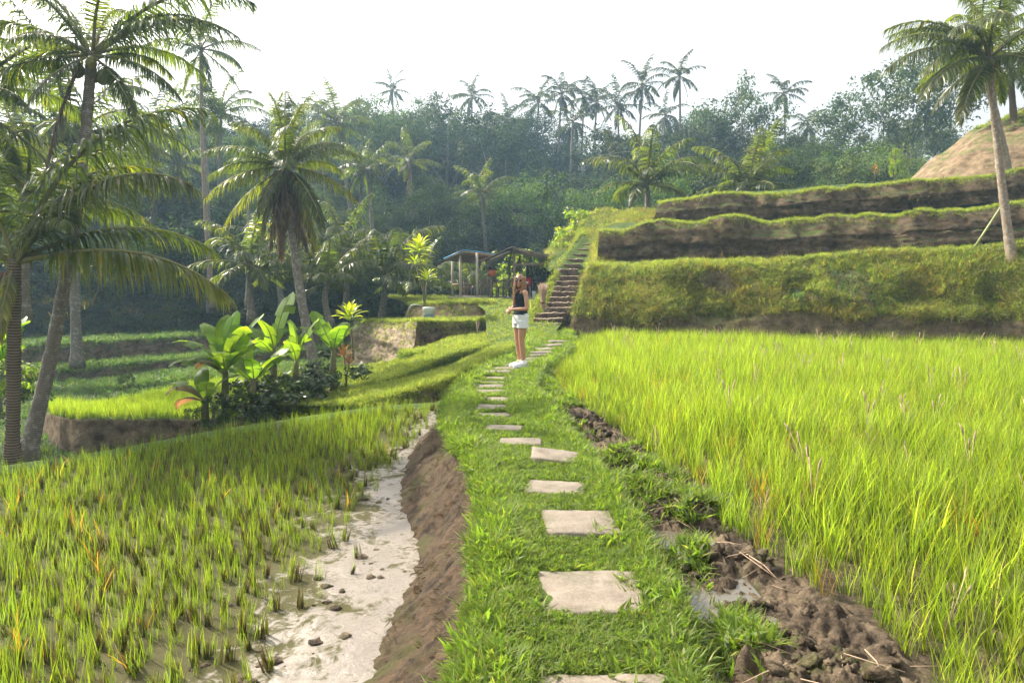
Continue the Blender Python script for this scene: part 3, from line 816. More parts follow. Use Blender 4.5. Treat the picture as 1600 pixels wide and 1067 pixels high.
terrace('m5', m5_base, m5_lip, pl((600, 462, 35), (690, 463, 35), (740, 464, 35), (800, 465, 35)), M['soil_warm'], 'low dry earth bank in front of the pavilions', nu=80, amp=0.12, strata=0.6, seed=66)

# sloping lawn from the path up to the pavilions
lx = np.linspace(0, 1, 50)[None]; ly = np.linspace(14.3, 36, 110)[:, None]
def lawn_l(y): return np.interp(y, [14.3, 17, 20, 23, 26, 36], [-.45, -.5, -.75, -.9, -1.6, -3])
def lawn_r(y): return np.interp(y, [14.3, 17, 20, 23, 26, 36], [0.6, 1.2, 1.3, 2.0, 2.9, 4.5])
Xl = lawn_l(ly) * (1 - lx) + lawn_r(ly) * lx
Yl = ly + 0 * lx
Zl = np.interp(Yl, [14.3, 15.5, 17, 20, 24, 27, 36], [-0.25, -0.09, -0.05, 0.22, 0.80, 0.86, 0.86]) + 0.05 * fbm(np.stack([Xl, Yl, Xl * 0], -1) * 1.2, 4, 71)
Glawn = np.stack([Xl, Yl, Zl], -1)
surf('lawn', Glawn, M['lawn'], None, 'sloping grass rising from the path to the pavilions')

# left valley: sunlit rice terrace and shaded steps
l1_lip = pl((60, 640, 19), (104, 654, 15.8), (180, 655, 15.4), (260, 656, 15.2), (330, 655, 15.0), (450, 640, 15.2), (560, 612, 16.5))
l1_base = l1_lip + [0, -.25, 0]; l1_base[:, 2] = -2.4
l1_back = pl((80, 632, 20), (200, 635, 19), (300, 604, 23), (380, 596, 24), (480, 586, 24), (540, 580, 24), (640, 566, 24))
Gl1 = terrace('l1', l1_base, l1_lip, l1_back, M['soil'], 'cut earth edge of the sunlit rice terrace in the left valley', nu=110, amp=0.06, strata=0.3, seed=72, top_rows=24)
for k, (lp, hh, lab, sd) in enumerate([
        (pl((-150, 640, 22), (40, 628, 23), (180, 607, 24.5), (300, 594, 26), (420, 585, 27), (560, 575, 28)), 0.35, 'lowest shaded grass step in the left valley', 73),
        (pl((-150, 590, 26), (60, 582, 27), (180, 572, 28), (330, 558, 30), (450, 550, 31), (560, 545, 32)), 1.1, 'second shaded earth step in the left valley', 74),
        (pl((-150, 548, 29), (60, 540, 30), (180, 533, 31), (330, 525, 33), (450, 520, 34), (560, 516, 35)), 1.0, 'third shaded earth step in the left valley', 75),
        (pl((-150, 478, 34), (60, 474, 35), (180, 468, 36), (330, 462, 38), (450, 470, 39), (560, 480, 40)), 1.9, 'rough rocky slope above the left valley steps', 76)]):
    terrace('v%d' % k, lp + [0.1, -.5 if k < 3 else -1.4, -hh], lp, lp + [-.3, 4.5, 0.05 if k < 3 else 0.9], M['soil'] if k < 3 else M['scrub'], lab, nu=120, amp=0.16 if k < 3 else .3, strata=0.6, seed=sd, top_rows=12)

# ------------------------------------------------------------------ earth stairs and stepping stones
def slab_mesh(w, dpt, t, seed, jag=0.007, bev=0.014):
    """a worn rectangular slab: rounded top edge, slightly crooked outline"""
    g = np.random.default_rng(seed)
    n = 6
    def ring(inset, z, jit):
        P = []
        cs = [(-w / 2 + inset, -dpt / 2 + inset), (w / 2 - inset, -dpt / 2 + inset), (w / 2 - inset, dpt / 2 - inset), (-w / 2 + inset, dpt / 2 - inset)]
        for a in range(4):
            p, q = np.array(cs[a]), np.array(cs[(a + 1) % 4])
            for k in range(n): P.append([*(p + (q - p) * k / n), z])
        P = np.array(P); P[:, :2] += jit
        return P
    J = g.normal(0, jag, (4 * n, 2)); skew = g.normal(0, 0.06)
    rings = [ring(0, -t, J), ring(0, -bev, J), ring(bev * .5, -bev * .25, J), ring(bev * 1.6, 0, J * .8)]
    V = np.vstack(rings + [[[0, 0, 0.0]]])
    V[:, 0] += V[:, 1] * skew
    m = 4 * n
    F4, F3 = [], []
    for r in range(3):
        for a in range(m): F4.append([r * m + a, r * m + (a + 1) % m, (r + 1) * m + (a + 1) % m, (r + 1) * m + a])
    for a in range(m): F3.append([3 * m + a, 3 * m + (a + 1) % m, 4 * m])
    return make_mesh('paving_stone', V, [np.array(F4), np.array(F3)], [M['stone']], False)

STONES = [  # u, v of the middle, width and depth in metres, turn
    (948, 1105, .52, .42, 2), (922, 922, .50, .45, 1), (907, 818, .46, .42, 3), (869, 761, .44, .34, 10), (867, 716, .40, .30, 13), (813, 690, .40, .30, 4),
    (787, 667, .39, .28, 2), (771, 648, .38, .22, 2), (768, 637, .38, .30, 2), (768, 624, .42, .32, 1), (765.5, 612, .42, .28, 2), (765, 604, .42, .28, 2),
    (766, 597.5, .42, .28, 2), (769, 591, .42, .28, 0), (777, 584, .44, .30, -3), (788, 578, .44, .32, -6), (806, 573.5, .46, .34, -10), (829, 567.5, .46, .36, -20), (838, 562, .44, .36, -22),
    (844, 556.5, .44, .36, -20), (847, 551.5, .46, .4, -16), (852, 546, .46, .4, -30), (868, 541, .55, .4, -30), (876, 536.5, .55, .4, -12)]
for k, (u, v, w, dp, a) in enumerate(STONES):
    p = gp(u, v, 0.012)
    z = float(Z(np.array([p[0]]), np.array([p[1]]))[0])
    o = obj('paving_stone', slab_mesh(w * 1.07, dp * 1.05, 0.09, 300 + k), path, (p[0], p[1], z + (0.016 if k < 14 else 0.045) + 0.004 * (k % 3)), (R(random.uniform(-1.5, 1.5)), R(random.uniform(-1.5, 1.5)), R(-a)))
    if k == 4:
        o.rotation_euler = (R(4), R(5), R(-12)); o.location.z += 0.03
        tag(o, 'stepping stone tilted up at its left corner')
    if k == 1: tag(o, 'large square stepping stone nearest the camera in full view')

stairs = thing('earth_stairs', 'brown stone edged stairs climbing beside the terraces behind the woman', 'stairs', at(845, 524, 20.4))
S0 = np.array(stairs.location)
NST = 11
for k in range(NST):
    t = k / (NST - 1)
    ul = np.interp(k, [0, 3, 4, 10], [821, 839, 851, 873]); ur = np.interp(k, [0, 3, 4, 10], [869, 886, 896, 906])
    vt = np.interp(k, [0, 10], [514, 431]); d = 20.4 + 0.33 * k
    a, b = at(ul, vt, d), at(ur, vt, d)
    w = b[0] - a[0]; c = (a + b) / 2
    g = np.random.default_rng(500 + k)
    n = 16
    xs_ = np.linspace(-w / 2, w / 2, n)
    jz, jy = g.normal(0, .012, n), g.normal(0, .015, n)
    prof_ = [(0.0, -0.30), (0.0, -0.03), (0.02, 0.0), (0.45, 0.01), (0.45, -0.3)]
    V = np.array([[xs_[i], py + jy[i] * (py < .3), pz + jz[i] * (pz > -.1)] for (py, pz) in prof_ for i in range(n)])
    F = grid_faces(len(prof_), n)
    mb = MB().add(V, F)
    e0 = [q * n for q in range(5)]; e1 = [q * n + n - 1 for q in range(5)]
    mb.F3 += [np.array([[e0[0], e0[q], e0[q + 1]] for q in range(1, 4)]), np.array([[e1[0], e1[q + 1], e1[q]] for q in range(1, 4)])]; mb.m3 += [0] * 6
    st = mb.build('step', M['step'], stairs, False)
    st.location = tuple(c - S0)
for k in range(7):   # rough grass steps higher up
    t = k / 6
    c = at(888 + 32 * t, 425 - 48 * t, 24.2 + 4.2 * t)
    st = obj('step', stairs.children[8].data, stairs, c - S0 + np.array([0, 0, 0.10]), (0, 0, random.uniform(-.1, .1)), (0.85 - .25 * t, .9, .8))

# ------------------------------------------------------------------ grasses and rice
def zr(n, lo, hi): return lo + (hi - lo) * rng.random(n)
UP = np.array([0, 0, 1.0])

# tall rice on the right
g = 0.135
gx, gy = np.meshgrid(np.arange(0, 20, g), np.arange(0.9, 21, g))
P = np.stack([gx.ravel(), gy.ravel(), 0 * gx.ravel()], 1) + rng.normal(0, 0.04, (gx.size, 3)) * [1, 1, 0]
lim = np.interp(P[:, 0], r1_base[:, 0], r1_base[:, 1]) - 0.75 - 0.6 * sstep(6, 10, P[:, 0])
edge_n = 0.22 * fbm(P * 1.3, 3, 81)
k = (P[:, 0] > xm(P[:, 1]) - 0.05 + edge_n) & (P[:, 1] < lim) & (P[:, 0] < 0.80 * P[:, 1] + 2.2)
P = P[k]; P[:, 2] = Z(P[:, 0], P[:, 1]) - 0.01
e = np.clip((P[:, 0] - xm(P[:, 1])) / 0.9, 0, 1)
patch = 0.5 + 0.5 * fbm(P * 0.8, 3, 82) + 0.35 * fbm(P * 2.6, 2, 86)
scl = (0.62 + 0.38 * e) * zr(len(P), 0.82, 1.15) * (0.74 + 0.5 * patch)
pick = np.where(rng.random(len(P)) < 0.12, 5, rng.integers(0, 5, len(P))); pick = np.where(rng.random(len(P)) < 0.035, 6, pick)
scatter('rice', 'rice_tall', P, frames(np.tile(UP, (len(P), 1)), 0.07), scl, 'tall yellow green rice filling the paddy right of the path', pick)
k = rng.random(len(P)) < .012
scatter('rice_heads', 'rice_head', P[k], frames(np.tile(UP, (k.sum(), 1)), .12), zr(k.sum(), .75, 1.1) * scl[k], 'brown seed heads standing among the tall rice')
# young rice in rows on the left
g = 0.15
gx, gy = np.meshgrid(np.arange(-21, 6, g), np.arange(-9, 19, g))
ca, sa = math.cos(0.35), math.sin(0.35)
P = np.stack([gx.ravel(), gy.ravel(), 0 * gx.ravel()], 1)
P[:, :2] = P[:, :2] @ np.array([[ca, -sa], [sa, ca]]) + [4, 2]
P[:, :2] += rng.normal(0, 0.016, (len(P), 2))
mud_edge = xb(P[:, 1]) - 0.42 - 0.2 * sstep(5.5, 3, P[:, 1]) + 0.3 * fbm(P * 1.1, 3, 83) + 0.5 * sstep(7.0, 9.5, P[:, 1])
k = (P[:, 0] < mud_edge) & (P[:, 1] < far_y(P[:, 0]) - 0.1) & (P[:, 0] > -0.80 * P[:, 1] - 2.2) & (P[:, 1] > 0.8)
P = P[k]; P[:, 2] = Zp(P[:, 0], P[:, 1]) - 0.01
dens = 0.5 + 0.5 * fbm(P * 0.55, 3, 84)
fr = np.clip((mud_edge[k] - P[:, 0]) / 1.1, 0, 1)
keep = rng.random(len(P)) < 0.35 + 0.62 * fr
P, dens, fr = P[keep], dens[keep], fr[keep]
scl = (0.66 + 0.34 * fr) * (0.8 + 0.4 * dens) * zr(len(P), 0.75, 1.2) * (1 + 0.25 * sstep(7, 11, P[:, 1]))
scatter('rice', 'rice_young', P, frames(np.tile(UP, (len(P), 1)), 0.08), scl, 'young green rice planted in rows in the lower left paddy')
k = rng.random(len(P)) < 0.75
Q = P[k] + rng.normal(0, .012, (k.sum(), 3)) * [1, 1, 0]
scatter('rice_stubble', 'stubble', Q, frames(np.tile(UP, (len(Q), 1)), 0.12), zr(len(Q), .6, 1.3), 'brown cut stubble at the feet of the young rice')
k = rng.random(len(P)) < 0.05
scatter('dry_rice', 'rice_dry', P[k], frames(np.tile(UP, (k.sum(), 1)), 0.2), zr(k.sum(), .8, 1.3), 'orange dried blades among the young rice')
# extra volunteer shoots fill between rows
n = 6500
Q = np.stack([rng.uniform(-10, -1.2, n), rng.uniform(2, 14, n), np.zeros(n)], 1)
k = (Q[:, 0] < -1.45 - 0.3 * sstep(9.5, 3.5, Q[:, 1])) & (Q[:, 1] < far_y(Q[:, 0]) - .1) & (Q[:, 0] > -0.8 * Q[:, 1] - 2)
Q = Q[k]; Q[:, 2] = Zp(Q[:, 0], Q[:, 1])
scatter('rice', 'rice_young', Q, frames(np.tile(UP, (len(Q), 1)), 0.15), zr(len(Q), .35, .7), 'short new rice shoots between the rows of the lower left paddy')

# path turf
def ok_stone(P):
    m = np.ones(len(P), bool)
    for (u, v, w, dp, a) in STONES:
        p = gp(u, v, 0.012)
        m &= ~((np.abs(P[:, 0] - p[0]) < w / 2 + .018) & (np.abs(P[:, 1] - p[1]) < dp / 2 + .012))
    return m
def lodn(P, near=4.0, p=1.35):
    return rng.random(len(P)) < np.clip((near / np.maximum(P[:, 1], 0.1)) ** p, 0.10, 1)
P, N = sample(Gpath, 90000, lambda p, n: (p[:, 1] > 1.6))
P = P[lodn(P, 4.0, 1.2) & ok_stone(P)]
mid = np.abs(P[:, 0] - (xl(P[:, 1]) * .45 + xr(P[:, 1]) * .55)) / np.maximum(0.05, (xr(P[:, 1]) - xl(P[:, 1])) / 2)
far = np.clip(P[:, 1] / 6, 1, 2.2)
scatter('grass', 'turf', P, frames(np.tile(UP, (len(P), 1)), 0.3), (0.5 + 0.65 * np.clip(mid, 0, 1.1) ** 1.5) * zr(len(P), .5, 1.2) * (1 + .7 * fbm(P * 2.3, 3, 105)) * far ** .7, 'low green turf around the stepping stones')
# taller grass where the path meets wall and mud
n = 5200
yy = 1.6 * (17 / 1.6) ** rng.random(n)
side = rng.random(n) < 0.5
xx_ = np.where(side, xl(yy) + np.abs(rng.normal(0, .09, n)) + .01, xr(yy) - rng.normal(0, .12, n))
P = np.stack([xx_, yy, Z(xx_, yy) - .01], 1)
scatter('grass', 'turf', P, frames(np.tile(UP, (n, 1)), 0.35), zr(n, .6, 1.4), 'taller grass along both edges of the path')
P, N = sample(Gwall, 2600, lambda p, q: (p[:, 1] > 1.8) & (fbm(p * 2.2, 3, 104) > .02))
Nw = np.tile([-.75, 0, -.35], (len(P), 1))
scatter('roots', 'roots', P, frames(Nw, .35), zr(len(P), .15, .45), 'fine roots and dry grass on the clay wall below the path')
# grass on mud strip
P, N = sample(Gmud, 16000, lambda p, n: (p[:, 1] > 1.8) & (p[:, 1] < 19))
cl = fbm(P * 1.9, 3, 91)
P = P[(cl > 0.26 - 0.5 * sstep(8.0, 12, P[:, 1]))]
P = P[lodn(P, 7, .8)]
scatter('grass', 'turf', P, frames(np.tile(UP, (len(P), 1)), 0.35), zr(len(P), .6, 1.6), 'loose grass growing through the churned mud')
def clod_mesh(seed):
    g = np.random.default_rng(seed)
    a = np.linspace(0, 2 * math.pi, 15)[:-1]; r = np.linspace(0, math.pi, 9)[:, None]
    V = np.stack([np.sin(r) * np.cos(a), np.sin(r) * np.sin(a), np.cos(r) * np.ones_like(a)], -1).reshape(-1, 3)
    V = np.sign(V) * np.abs(V) ** .8 * (1 + 1.0 * fbm(V * 2.6 + seed * 3.3, 4, seed, .7))[:, None] * [1, 1, .55]
    i, j = np.meshgrid(np.arange(8), np.arange(14), indexing='ij')
    F = np.stack([i * 14 + j, i * 14 + (j + 1) % 14, i * 14 + 14 + (j + 1) % 14, i * 14 + 14 + j], -1).reshape(-1, 4)
    return make_mesh('clod', V, F, [M['clods']], False)
proto('clod', [clod_mesh(60 + k) for k in range(6)])
P, N = sample(Gmud, 9000, lambda p, n: (p[:, 1] > 1.8) & (p[:, 1] < 11) & (p[:, 2] > -.14) & (fbm(p * 2.4, 3, 98) > .0))
scatter('mud_crumbs', 'clod', P, np.stack([rng.normal(0, .5, len(P)), rng.normal(0, .5, len(P)), zr(len(P), 0, 6.28)], 1), .008 + .04 * rng.random(len(P)) ** 3, 'broken crumbs of earth on the churned mud')
n = 700
Q = np.stack([rng.uniform(-2.2, -.8, n), 2 + 9 * rng.random(n), np.zeros(n)], 1)
Q = Q[(Q[:, 0] < xb(Q[:, 1]) - .05) & (fbm(Q * 2.2, 3, 99) > .1)]
Q[:, 2] = Zp(Q[:, 0], Q[:, 1]) - .008
scatter('mud_crumbs', 'clod', Q, np.stack([rng.normal(0, .2, len(Q)), rng.normal(0, .2, len(Q)), zr(len(Q), 0, 6.28)], 1), .008 + .05 * rng.random(len(Q)) ** 3, 'dark lumps of mud on the wet flat below the clay wall')
proto('straw', [MB().tube(np.array([[-.12, 0, 0], [0, .01, .008], [.12, 0, 0]]), [.003, .003, .002], 4).mesh('straw', [M['straw']])])
P, N = sample(Gmud, 260, lambda p, n: (p[:, 1] > 1.8) & (p[:, 1] < 9))
scatter('straw', 'straw', P + [0, 0, .012], np.stack([rng.normal(0, .2, len(P)), rng.normal(0, .2, len(P)), zr(len(P), 0, 6.28)], 1), zr(len(P), .5, 1.3), 'broken straws lying on the mud')
# lawn and flanks
P, N = sample(Glawn, 5200, lambda p, n: ok_stone(p))
scatter('grass', 'fringe', P, frames(N, 0.3), zr(len(P), .35, .8), 'short sunny grass on the slope to the pavilions')
def fringe(key, n, lab, protoname='fringe', smin=.5, smax=1.1, r0=0.0, r1=1.0, nzmin=0.35, hang=0.35):
    G, wr = BANKS[key]
    P, N = sample(G, n, (lambda p, q: q[:, 2] > nzmin), r0, r1)
    Nn = N * (1 - hang) + UP * hang + rng.normal(0, .05, P.shape)
    scatter('grass', protoname, P, frames(Nn / np.linalg.norm(Nn, axis=1)[:, None], .25), zr(len(P), smin, smax), lab)
def liprow(key, n, lab, protoname='fringe', smin=.6, smax=1.3, width=0.5, down=0.25, drop=0.0):
    """dense grass along a terrace lip, spilling a little over the edge"""
    G, wr = BANKS[key]
    L_, B_, D_ = G[wr], G[-1], G[max(0, wr - max(2, wr // 5))]
    q = rng.random(n) * (len(L_) - 1); i = q.astype(int); f = (q - i)[:, None]
    li = L_[i] * (1 - f) + L_[i + 1] * f; di = D_[i] * (1 - f) + D_[i + 1] * f; bi = B_[i] * (1 - f) + B_[i + 1] * f
    s = rng.random(n)[:, None]
    out = rng.random(n)[:, None] < down
    bd = bi - li; bd /= np.linalg.norm(bd, axis=1)[:, None]
    P = np.where(out, li + (di - li) * s * 0.8, li + bd * s * width)
    N = np.where(out, np.array([[0, -.75, .55]]), np.array([[0, -.12, 1.0]]))
    scatter('grass', protoname, P, frames(N, .3), zr(n, smin, smax), lab)
liprow('r1', 2600, 'bright grass lip of the lowest right terrace', smin=.5, smax=1.25, width=.9)
liprow('r2', 2400, 'bright grass lip of the middle right terrace', smin=.4, smax=1.05, width=.6, down=.12)
liprow('r3', 2200, 'bright grass lip of the topmost right terrace', smin=.4, smax=1.05, width=.6, down=.12)
G, wr = BANKS['r1']
P, N = sample(G, 17000, lambda p, q: (fbm(p * 0.8, 3, 95) > -0.3) & (p[:, 2] > 0.62 + 0.5 * fbm(p * 0.5, 2, 96)), 0, wr / (len(G) - 1))
Nn = N * .6 + UP * .45
scatter('grass', 'bank_grass', P, frames(Nn / np.linalg.norm(Nn, axis=1)[:, None], .4), zr(len(P), .4, 1.0) * (1 + .5 * fbm(P * 1.6, 3, 101)), 'dry mixed grass hanging down the lowest right terrace bank', np.where(fbm(P * .6, 3, 102) + .35 * rng.normal(0, 1, len(P)) > .28, rng.integers(3, 5, len(P)), rng.integers(0, 3, len(P))))
P, N = sample(G, 2600, lambda p, q: (fbm(p * 0.55, 3, 103) > .12) & (p[:, 2] > .7), 0, wr / (len(G) - 1))
scatter('weeds', 'valley_grass', P, frames(N * .6 + UP * .4, .4), zr(len(P), .5, 1.2), 'dark leafy weeds in the hollows of the lowest terrace bank')
for key, n_, lab in (('r1', 5000, 'dry roots and litter on the lowest terrace bank'), ('r2', 2600, 'sparse roots and dry grass on the middle terrace wall'), ('r3', 2200, 'sparse roots and dry grass on the topmost terrace wall'), ('m4b', 300, 'sparse roots on the shaded cut wall')):
    G, wr = BANKS[key]
    P, N = sample(G, n_, lambda p, q: fbm(p * 1.1, 3, 97) > -.05, 0, wr / (len(G) - 1))
    scatter('roots', 'roots', P, frames(N * .5 + np.array([0, -.1, -.5]), .35), zr(len(P), .4, 1.0), lab)
fringe('rflank', 2600, 'grass on the flank right of the stairs', 'bank_grass', .5, 1.1, nzmin=-1)
G, wr = BANKS['lflank']
stp = np.array([at(888 + 32 * t, 425 - 48 * t, 24.2 + 4.2 * t) for t in np.linspace(0, 1, 12)])
P, N = sample(G, 3600, lambda p, q: (np.min(np.hypot(p[:, None, 0] - stp[None, :, 0], p[:, None, 1] - stp[None, :, 1]), 1) > .42) & ~((p[:, 1] < 24.4) & (p[:, 0] > np.interp(p[:, 1], [20.4, 21.4, 21.8, 24.0], [.38, .74, 1.02, 1.62])) & (p[:, 0] < np.interp(p[:, 1], [20.4, 21.4, 21.8, 24], [1.38, 1.78, 2.0, 2.5]))))
scatter('grass', 'fringe', P, frames(N * .5 + UP * .5, .3), zr(len(P), .5, 1.1), 'grass beside the earth stairs')
fringe('knoll', 2200, 'rough grass on the knoll behind the stairs', 'bank_grass', .6, 1.2, nzmin=.2)
fringe('mound', 1500, 'thin grass on the earth mound', 'fringe', .7, 1.4, .55, 1, nzmin=.72)
for key, n, lab in (('m1', 3600, 'sunny grass on the curved bund'), ('m2', 3200, 'grass on the leafy bund'), ('m3', 900, 'grass on the short green bank'), ('m4a', 900, 'grass on the tall earth wall'),
                    ('m4b', 1100, 'grass along the shaded earth wall'), ('m5', 1800, 'grass around the pavilion bank')):
    fringe(key, n, lab, 'fringe', .45, 1.0, nzmin=.45)
for key, n, lab in (('m1', 900, 'grass lip of the curved bund'), ('m2', 900, 'grass lip of the leafy bund'), ('m3', 300, 'grass lip of the short bank'), ('m4a', 400, 'grass lip of the pale wall'), ('m4b', 500, 'grass lip of the shaded wall'), ('m5', 400, 'grass lip of the pavilion bank')):
    liprow(key, n, lab, smin=.5, smax=1.0, width=.3, down=.25)
for key, lab in (('m2', 'leafy growth on the bund face'), ('m3', 'leafy growth on the short bank face')):
    G, wr = BANKS[key]
    P, N = sample(G, 1600, None, 0, wr / (len(G) - 1))
    scatter('grass', 'valley_grass', P, frames(N, .4), zr(len(P), .4, .8), lab)
G, wr = BANKS['l1']
P, N = sample(G, 5200, lambda p, q: (q[:, 2] > .5), wr / (len(G) - 1), 1)
scatter('rice', 'rice_tall', P, frames(np.tile(UP, (len(P), 1)), .08), zr(len(P), .45, .75), 'bright rice on the sunlit terrace in the left valley', rng.integers(0, 6, len(P)))
for key, n, lab in (('v0', 3800, 'cool green grass on the lowest valley step'), ('v1', 1500, 'cool green grass on the second valley step'), ('v2', 1300, 'cool green grass on the third valley step'), ('v3', 3600, 'scrub grass on the rocky valley slope')):
    fringe(key, n, lab, 'valley_grass', .7, 1.5, nzmin=.35 if key != 'v3' else 0)
    if key != 'v3': liprow(key, 700, lab.replace('on the', 'lip of the'), 'valley_grass', .8, 1.5, .5, .2)
# grass over the near valley floor
n = 9000
Q = np.stack([rng.uniform(-26, -4, n), rng.uniform(9, 27, n), np.zeros(n)], 1)
Q[:, 2] = H(Q[:, 0], Q[:, 1])
scatter('grass', 'valley_grass', Q, frames(np.tile(UP, (n, 1)), .3), zr(n, .6, 1.3), 'grass over the left valley floor')

# ------------------------------------------------------------------ palms
def frond_mesh(launch, seed, npair=46, L=1.0, droop=75, leaf=0.24, wid=0.018, hang=0.6, mats=None, lodseg=2, vee=25, t0=0.16, ragged=0.1):
    """one coconut frond heading +X, length L; launch angle in degrees above horizontal"""
    g = np.random.default_rng(seed)
    nr = 14
    t = np.linspace(0, 1, nr)
    ang = R(launch) - R(droop) * t ** 1.5
    seg = np.stack([np.cos(ang), g.normal(0, .02, nr), np.sin(ang)], 1) / (nr - 1)
    P = np.vstack([[0, 0, 0], np.cumsum(seg, 0)[:-1]])
    P[:, 1] += g.normal(0, .05) * t ** 2
    mb = MB()
    mb.tube(P * L, 0.016 * (1 - t * 0.85) * L, 5, mi=1)
    T = np.gradient(P, axis=0); T /= np.linalg.norm(T, axis=1)[:, None]
    down = np.array([0, 0, -1.0])
    V, UVs, F4, F3 = [], [], [], []
    nv = 0
    for s in (-1, 1):
        for k in range(npair):
            u = t0 + (1 - t0) * (k + g.random() * .8) / npair
            if g.random() < ragged * .5: continue
            p = np.array([np.interp(u, t, P[:, c]) for c in range(3)]); tg = np.array([np.interp(u, t, T[:, c]) for c in range(3)])
            tg /= np.linalg.norm(tg)
            sd = np.cross(tg, [0, 0, 1.0]); nn = np.linalg.norm(sd)
            sd = np.array([0, -1.0, 0]) if nn < .15 else sd / nn
            upv = np.cross(sd, tg)
            fw = 0.45 + 0.9 * u ** 2
            dirn = sd * s + tg * fw + upv * math.tan(R(vee)) * (1 - .6 * u)
            dirn /= np.linalg.norm(dirn)
            ll = leaf * (0.35 + 0.65 * math.sin(math.pi * min(1, (u - t0) / (1 - t0) * .78 + .2)) ** .8) * g.uniform(.85, 1.12) * (1 - .25 * u)
            w = wid * g.uniform(.75, 1.25)
            hg = hang * g.uniform(.7, 1.3)
            pts = [p]
            for q in range(lodseg):
                f = (q + 1) / lodseg
                dv = dirn * (1 - hg * f * .75) + down * hg * f * 1.25
                dv /= np.linalg.norm(dv)
                pts.append(pts[-1] + dv * ll / lodseg)
            wd = tg - dirn * (tg @ dirn) + g.normal(0, .25, 3); wd /= np.linalg.norm(wd) + 1e-9
            ub = g.random()
            for q in range(lodseg):
                ww = w * (1, .95, .6)[q] if lodseg > 2 else w * (1, .8)[q]
                V += [(pts[q] - wd * ww / 2) * L, (pts[q] + wd * ww / 2) * L]
                tv = min(1, .15 + .85 * (.5 * u + .5 * q / lodseg))
                UVs += [(ub, tv), (ub, tv)]
                if q: F4.append([nv + 2 * q - 2, nv + 2 * q - 1, nv + 2 * q + 1, nv + 2 * q])
            V.append(pts[-1] * L); UVs.append((ub, min(1, .4 + .6 * u)))
            F3.append([nv + 2 * lodseg - 2, nv + 2 * lodseg - 1, nv + 2 * lodseg])
            nv += 2 * lodseg + 1
    n0 = mb.n
    mb.add(V, np.array(F4) if F4 else np.zeros((0, 4), int), UVs)
    mb.F3.append(np.array(F3) + n0); mb.m3 += [0] * len(F3)
    return mb.mesh('frond', mats, False)

FR = {}
LAUNCH = [84, 66, 48, 30, 12, -8, -32, -62]
def frond(kind, launch, k):
    """shared frond meshes: near (fine leaflets), far (coarse), dead, yellow"""
    b = min(LAUNCH, key=lambda a: abs(a - launch))
    key = (kind, b, k % 2)
    if key not in FR:
        drp = {84: 55, 66: 75, 48: 80, 30: 72, 12: 58, -8: 48, -32: 36, -62: 20}[b]
        sd = 700 + LAUNCH.index(b) * 7 + k % 2 * 3
        near = [M['palm'], M['rachis']]
        if kind == 'near': FR[key] = frond_mesh(b, sd, 92, droop=drp, leaf=.27, wid=.0115, hang=.85, mats=near, lodseg=3)
        elif kind == 'mid': FR[key] = frond_mesh(b, sd, 50, droop=drp, leaf=.28, wid=.021, hang=.72, mats=near)
        elif kind == 'far': FR[key] = frond_mesh(b, sd, 26, droop=drp, leaf=.26, wid=.036, hang=.7, mats=[M['palm_far'], M['rachis']])
        elif kind == 'yellow': FR[key] = frond_mesh(b, sd, 88, droop=drp, leaf=.30, wid=.0135, hang=.95, mats=[M['palm_yellow'], M['rachis']], lodseg=3)
        else: FR[key] = frond_mesh(b, sd, 60, droop=drp * .7, leaf=.26, wid=.018, hang=1.2, mats=[M['palm_dead'], M['rachis_dry']], ragged=.4)
    return FR[key]

def trunk_mesh(P0, P1, r0, r1, bark, bend, n=12, rings=True, nseg=40, rn=.03):
    """ringed palm trunk from P0 to P1 (P0 is the object's origin)"""
    P1 = np.asarray(P1, float) - P0
    t = np.linspace(0, 1, nseg)
    ctrl = P1 * .5 + np.array([bend[0], bend[1], 0])
    if rings: t = np.sort(np.clip(t + np.random.default_rng(5).normal(0, .18 / nseg, nseg), 0, 1))
    P = (2 * t * (1 - t))[:, None] * ctrl + (t ** 2)[:, None] * P1
    r = r1 + (r0 - r1) * (1 - t) ** 1.4 + r0 * .25 * np.exp(-t * 22)
    if rings:
        gr = np.random.default_rng(int(abs(P1[2]) * 1000) % 9999)
        r = r * (1 + rn * np.where(np.arange(nseg) % 2 == 0, 1, -1) * gr.uniform(.2, 1.5, nseg)) * (1 + .03 * gr.normal(0, 1, nseg))
        t = t + 0
    P = np.vstack([P[:1] - [0, 0, .35], P]); r = np.concatenate([[r[0] * 1.05], r])
    return MB().tube(P, r, n).mesh('trunk', [bark])

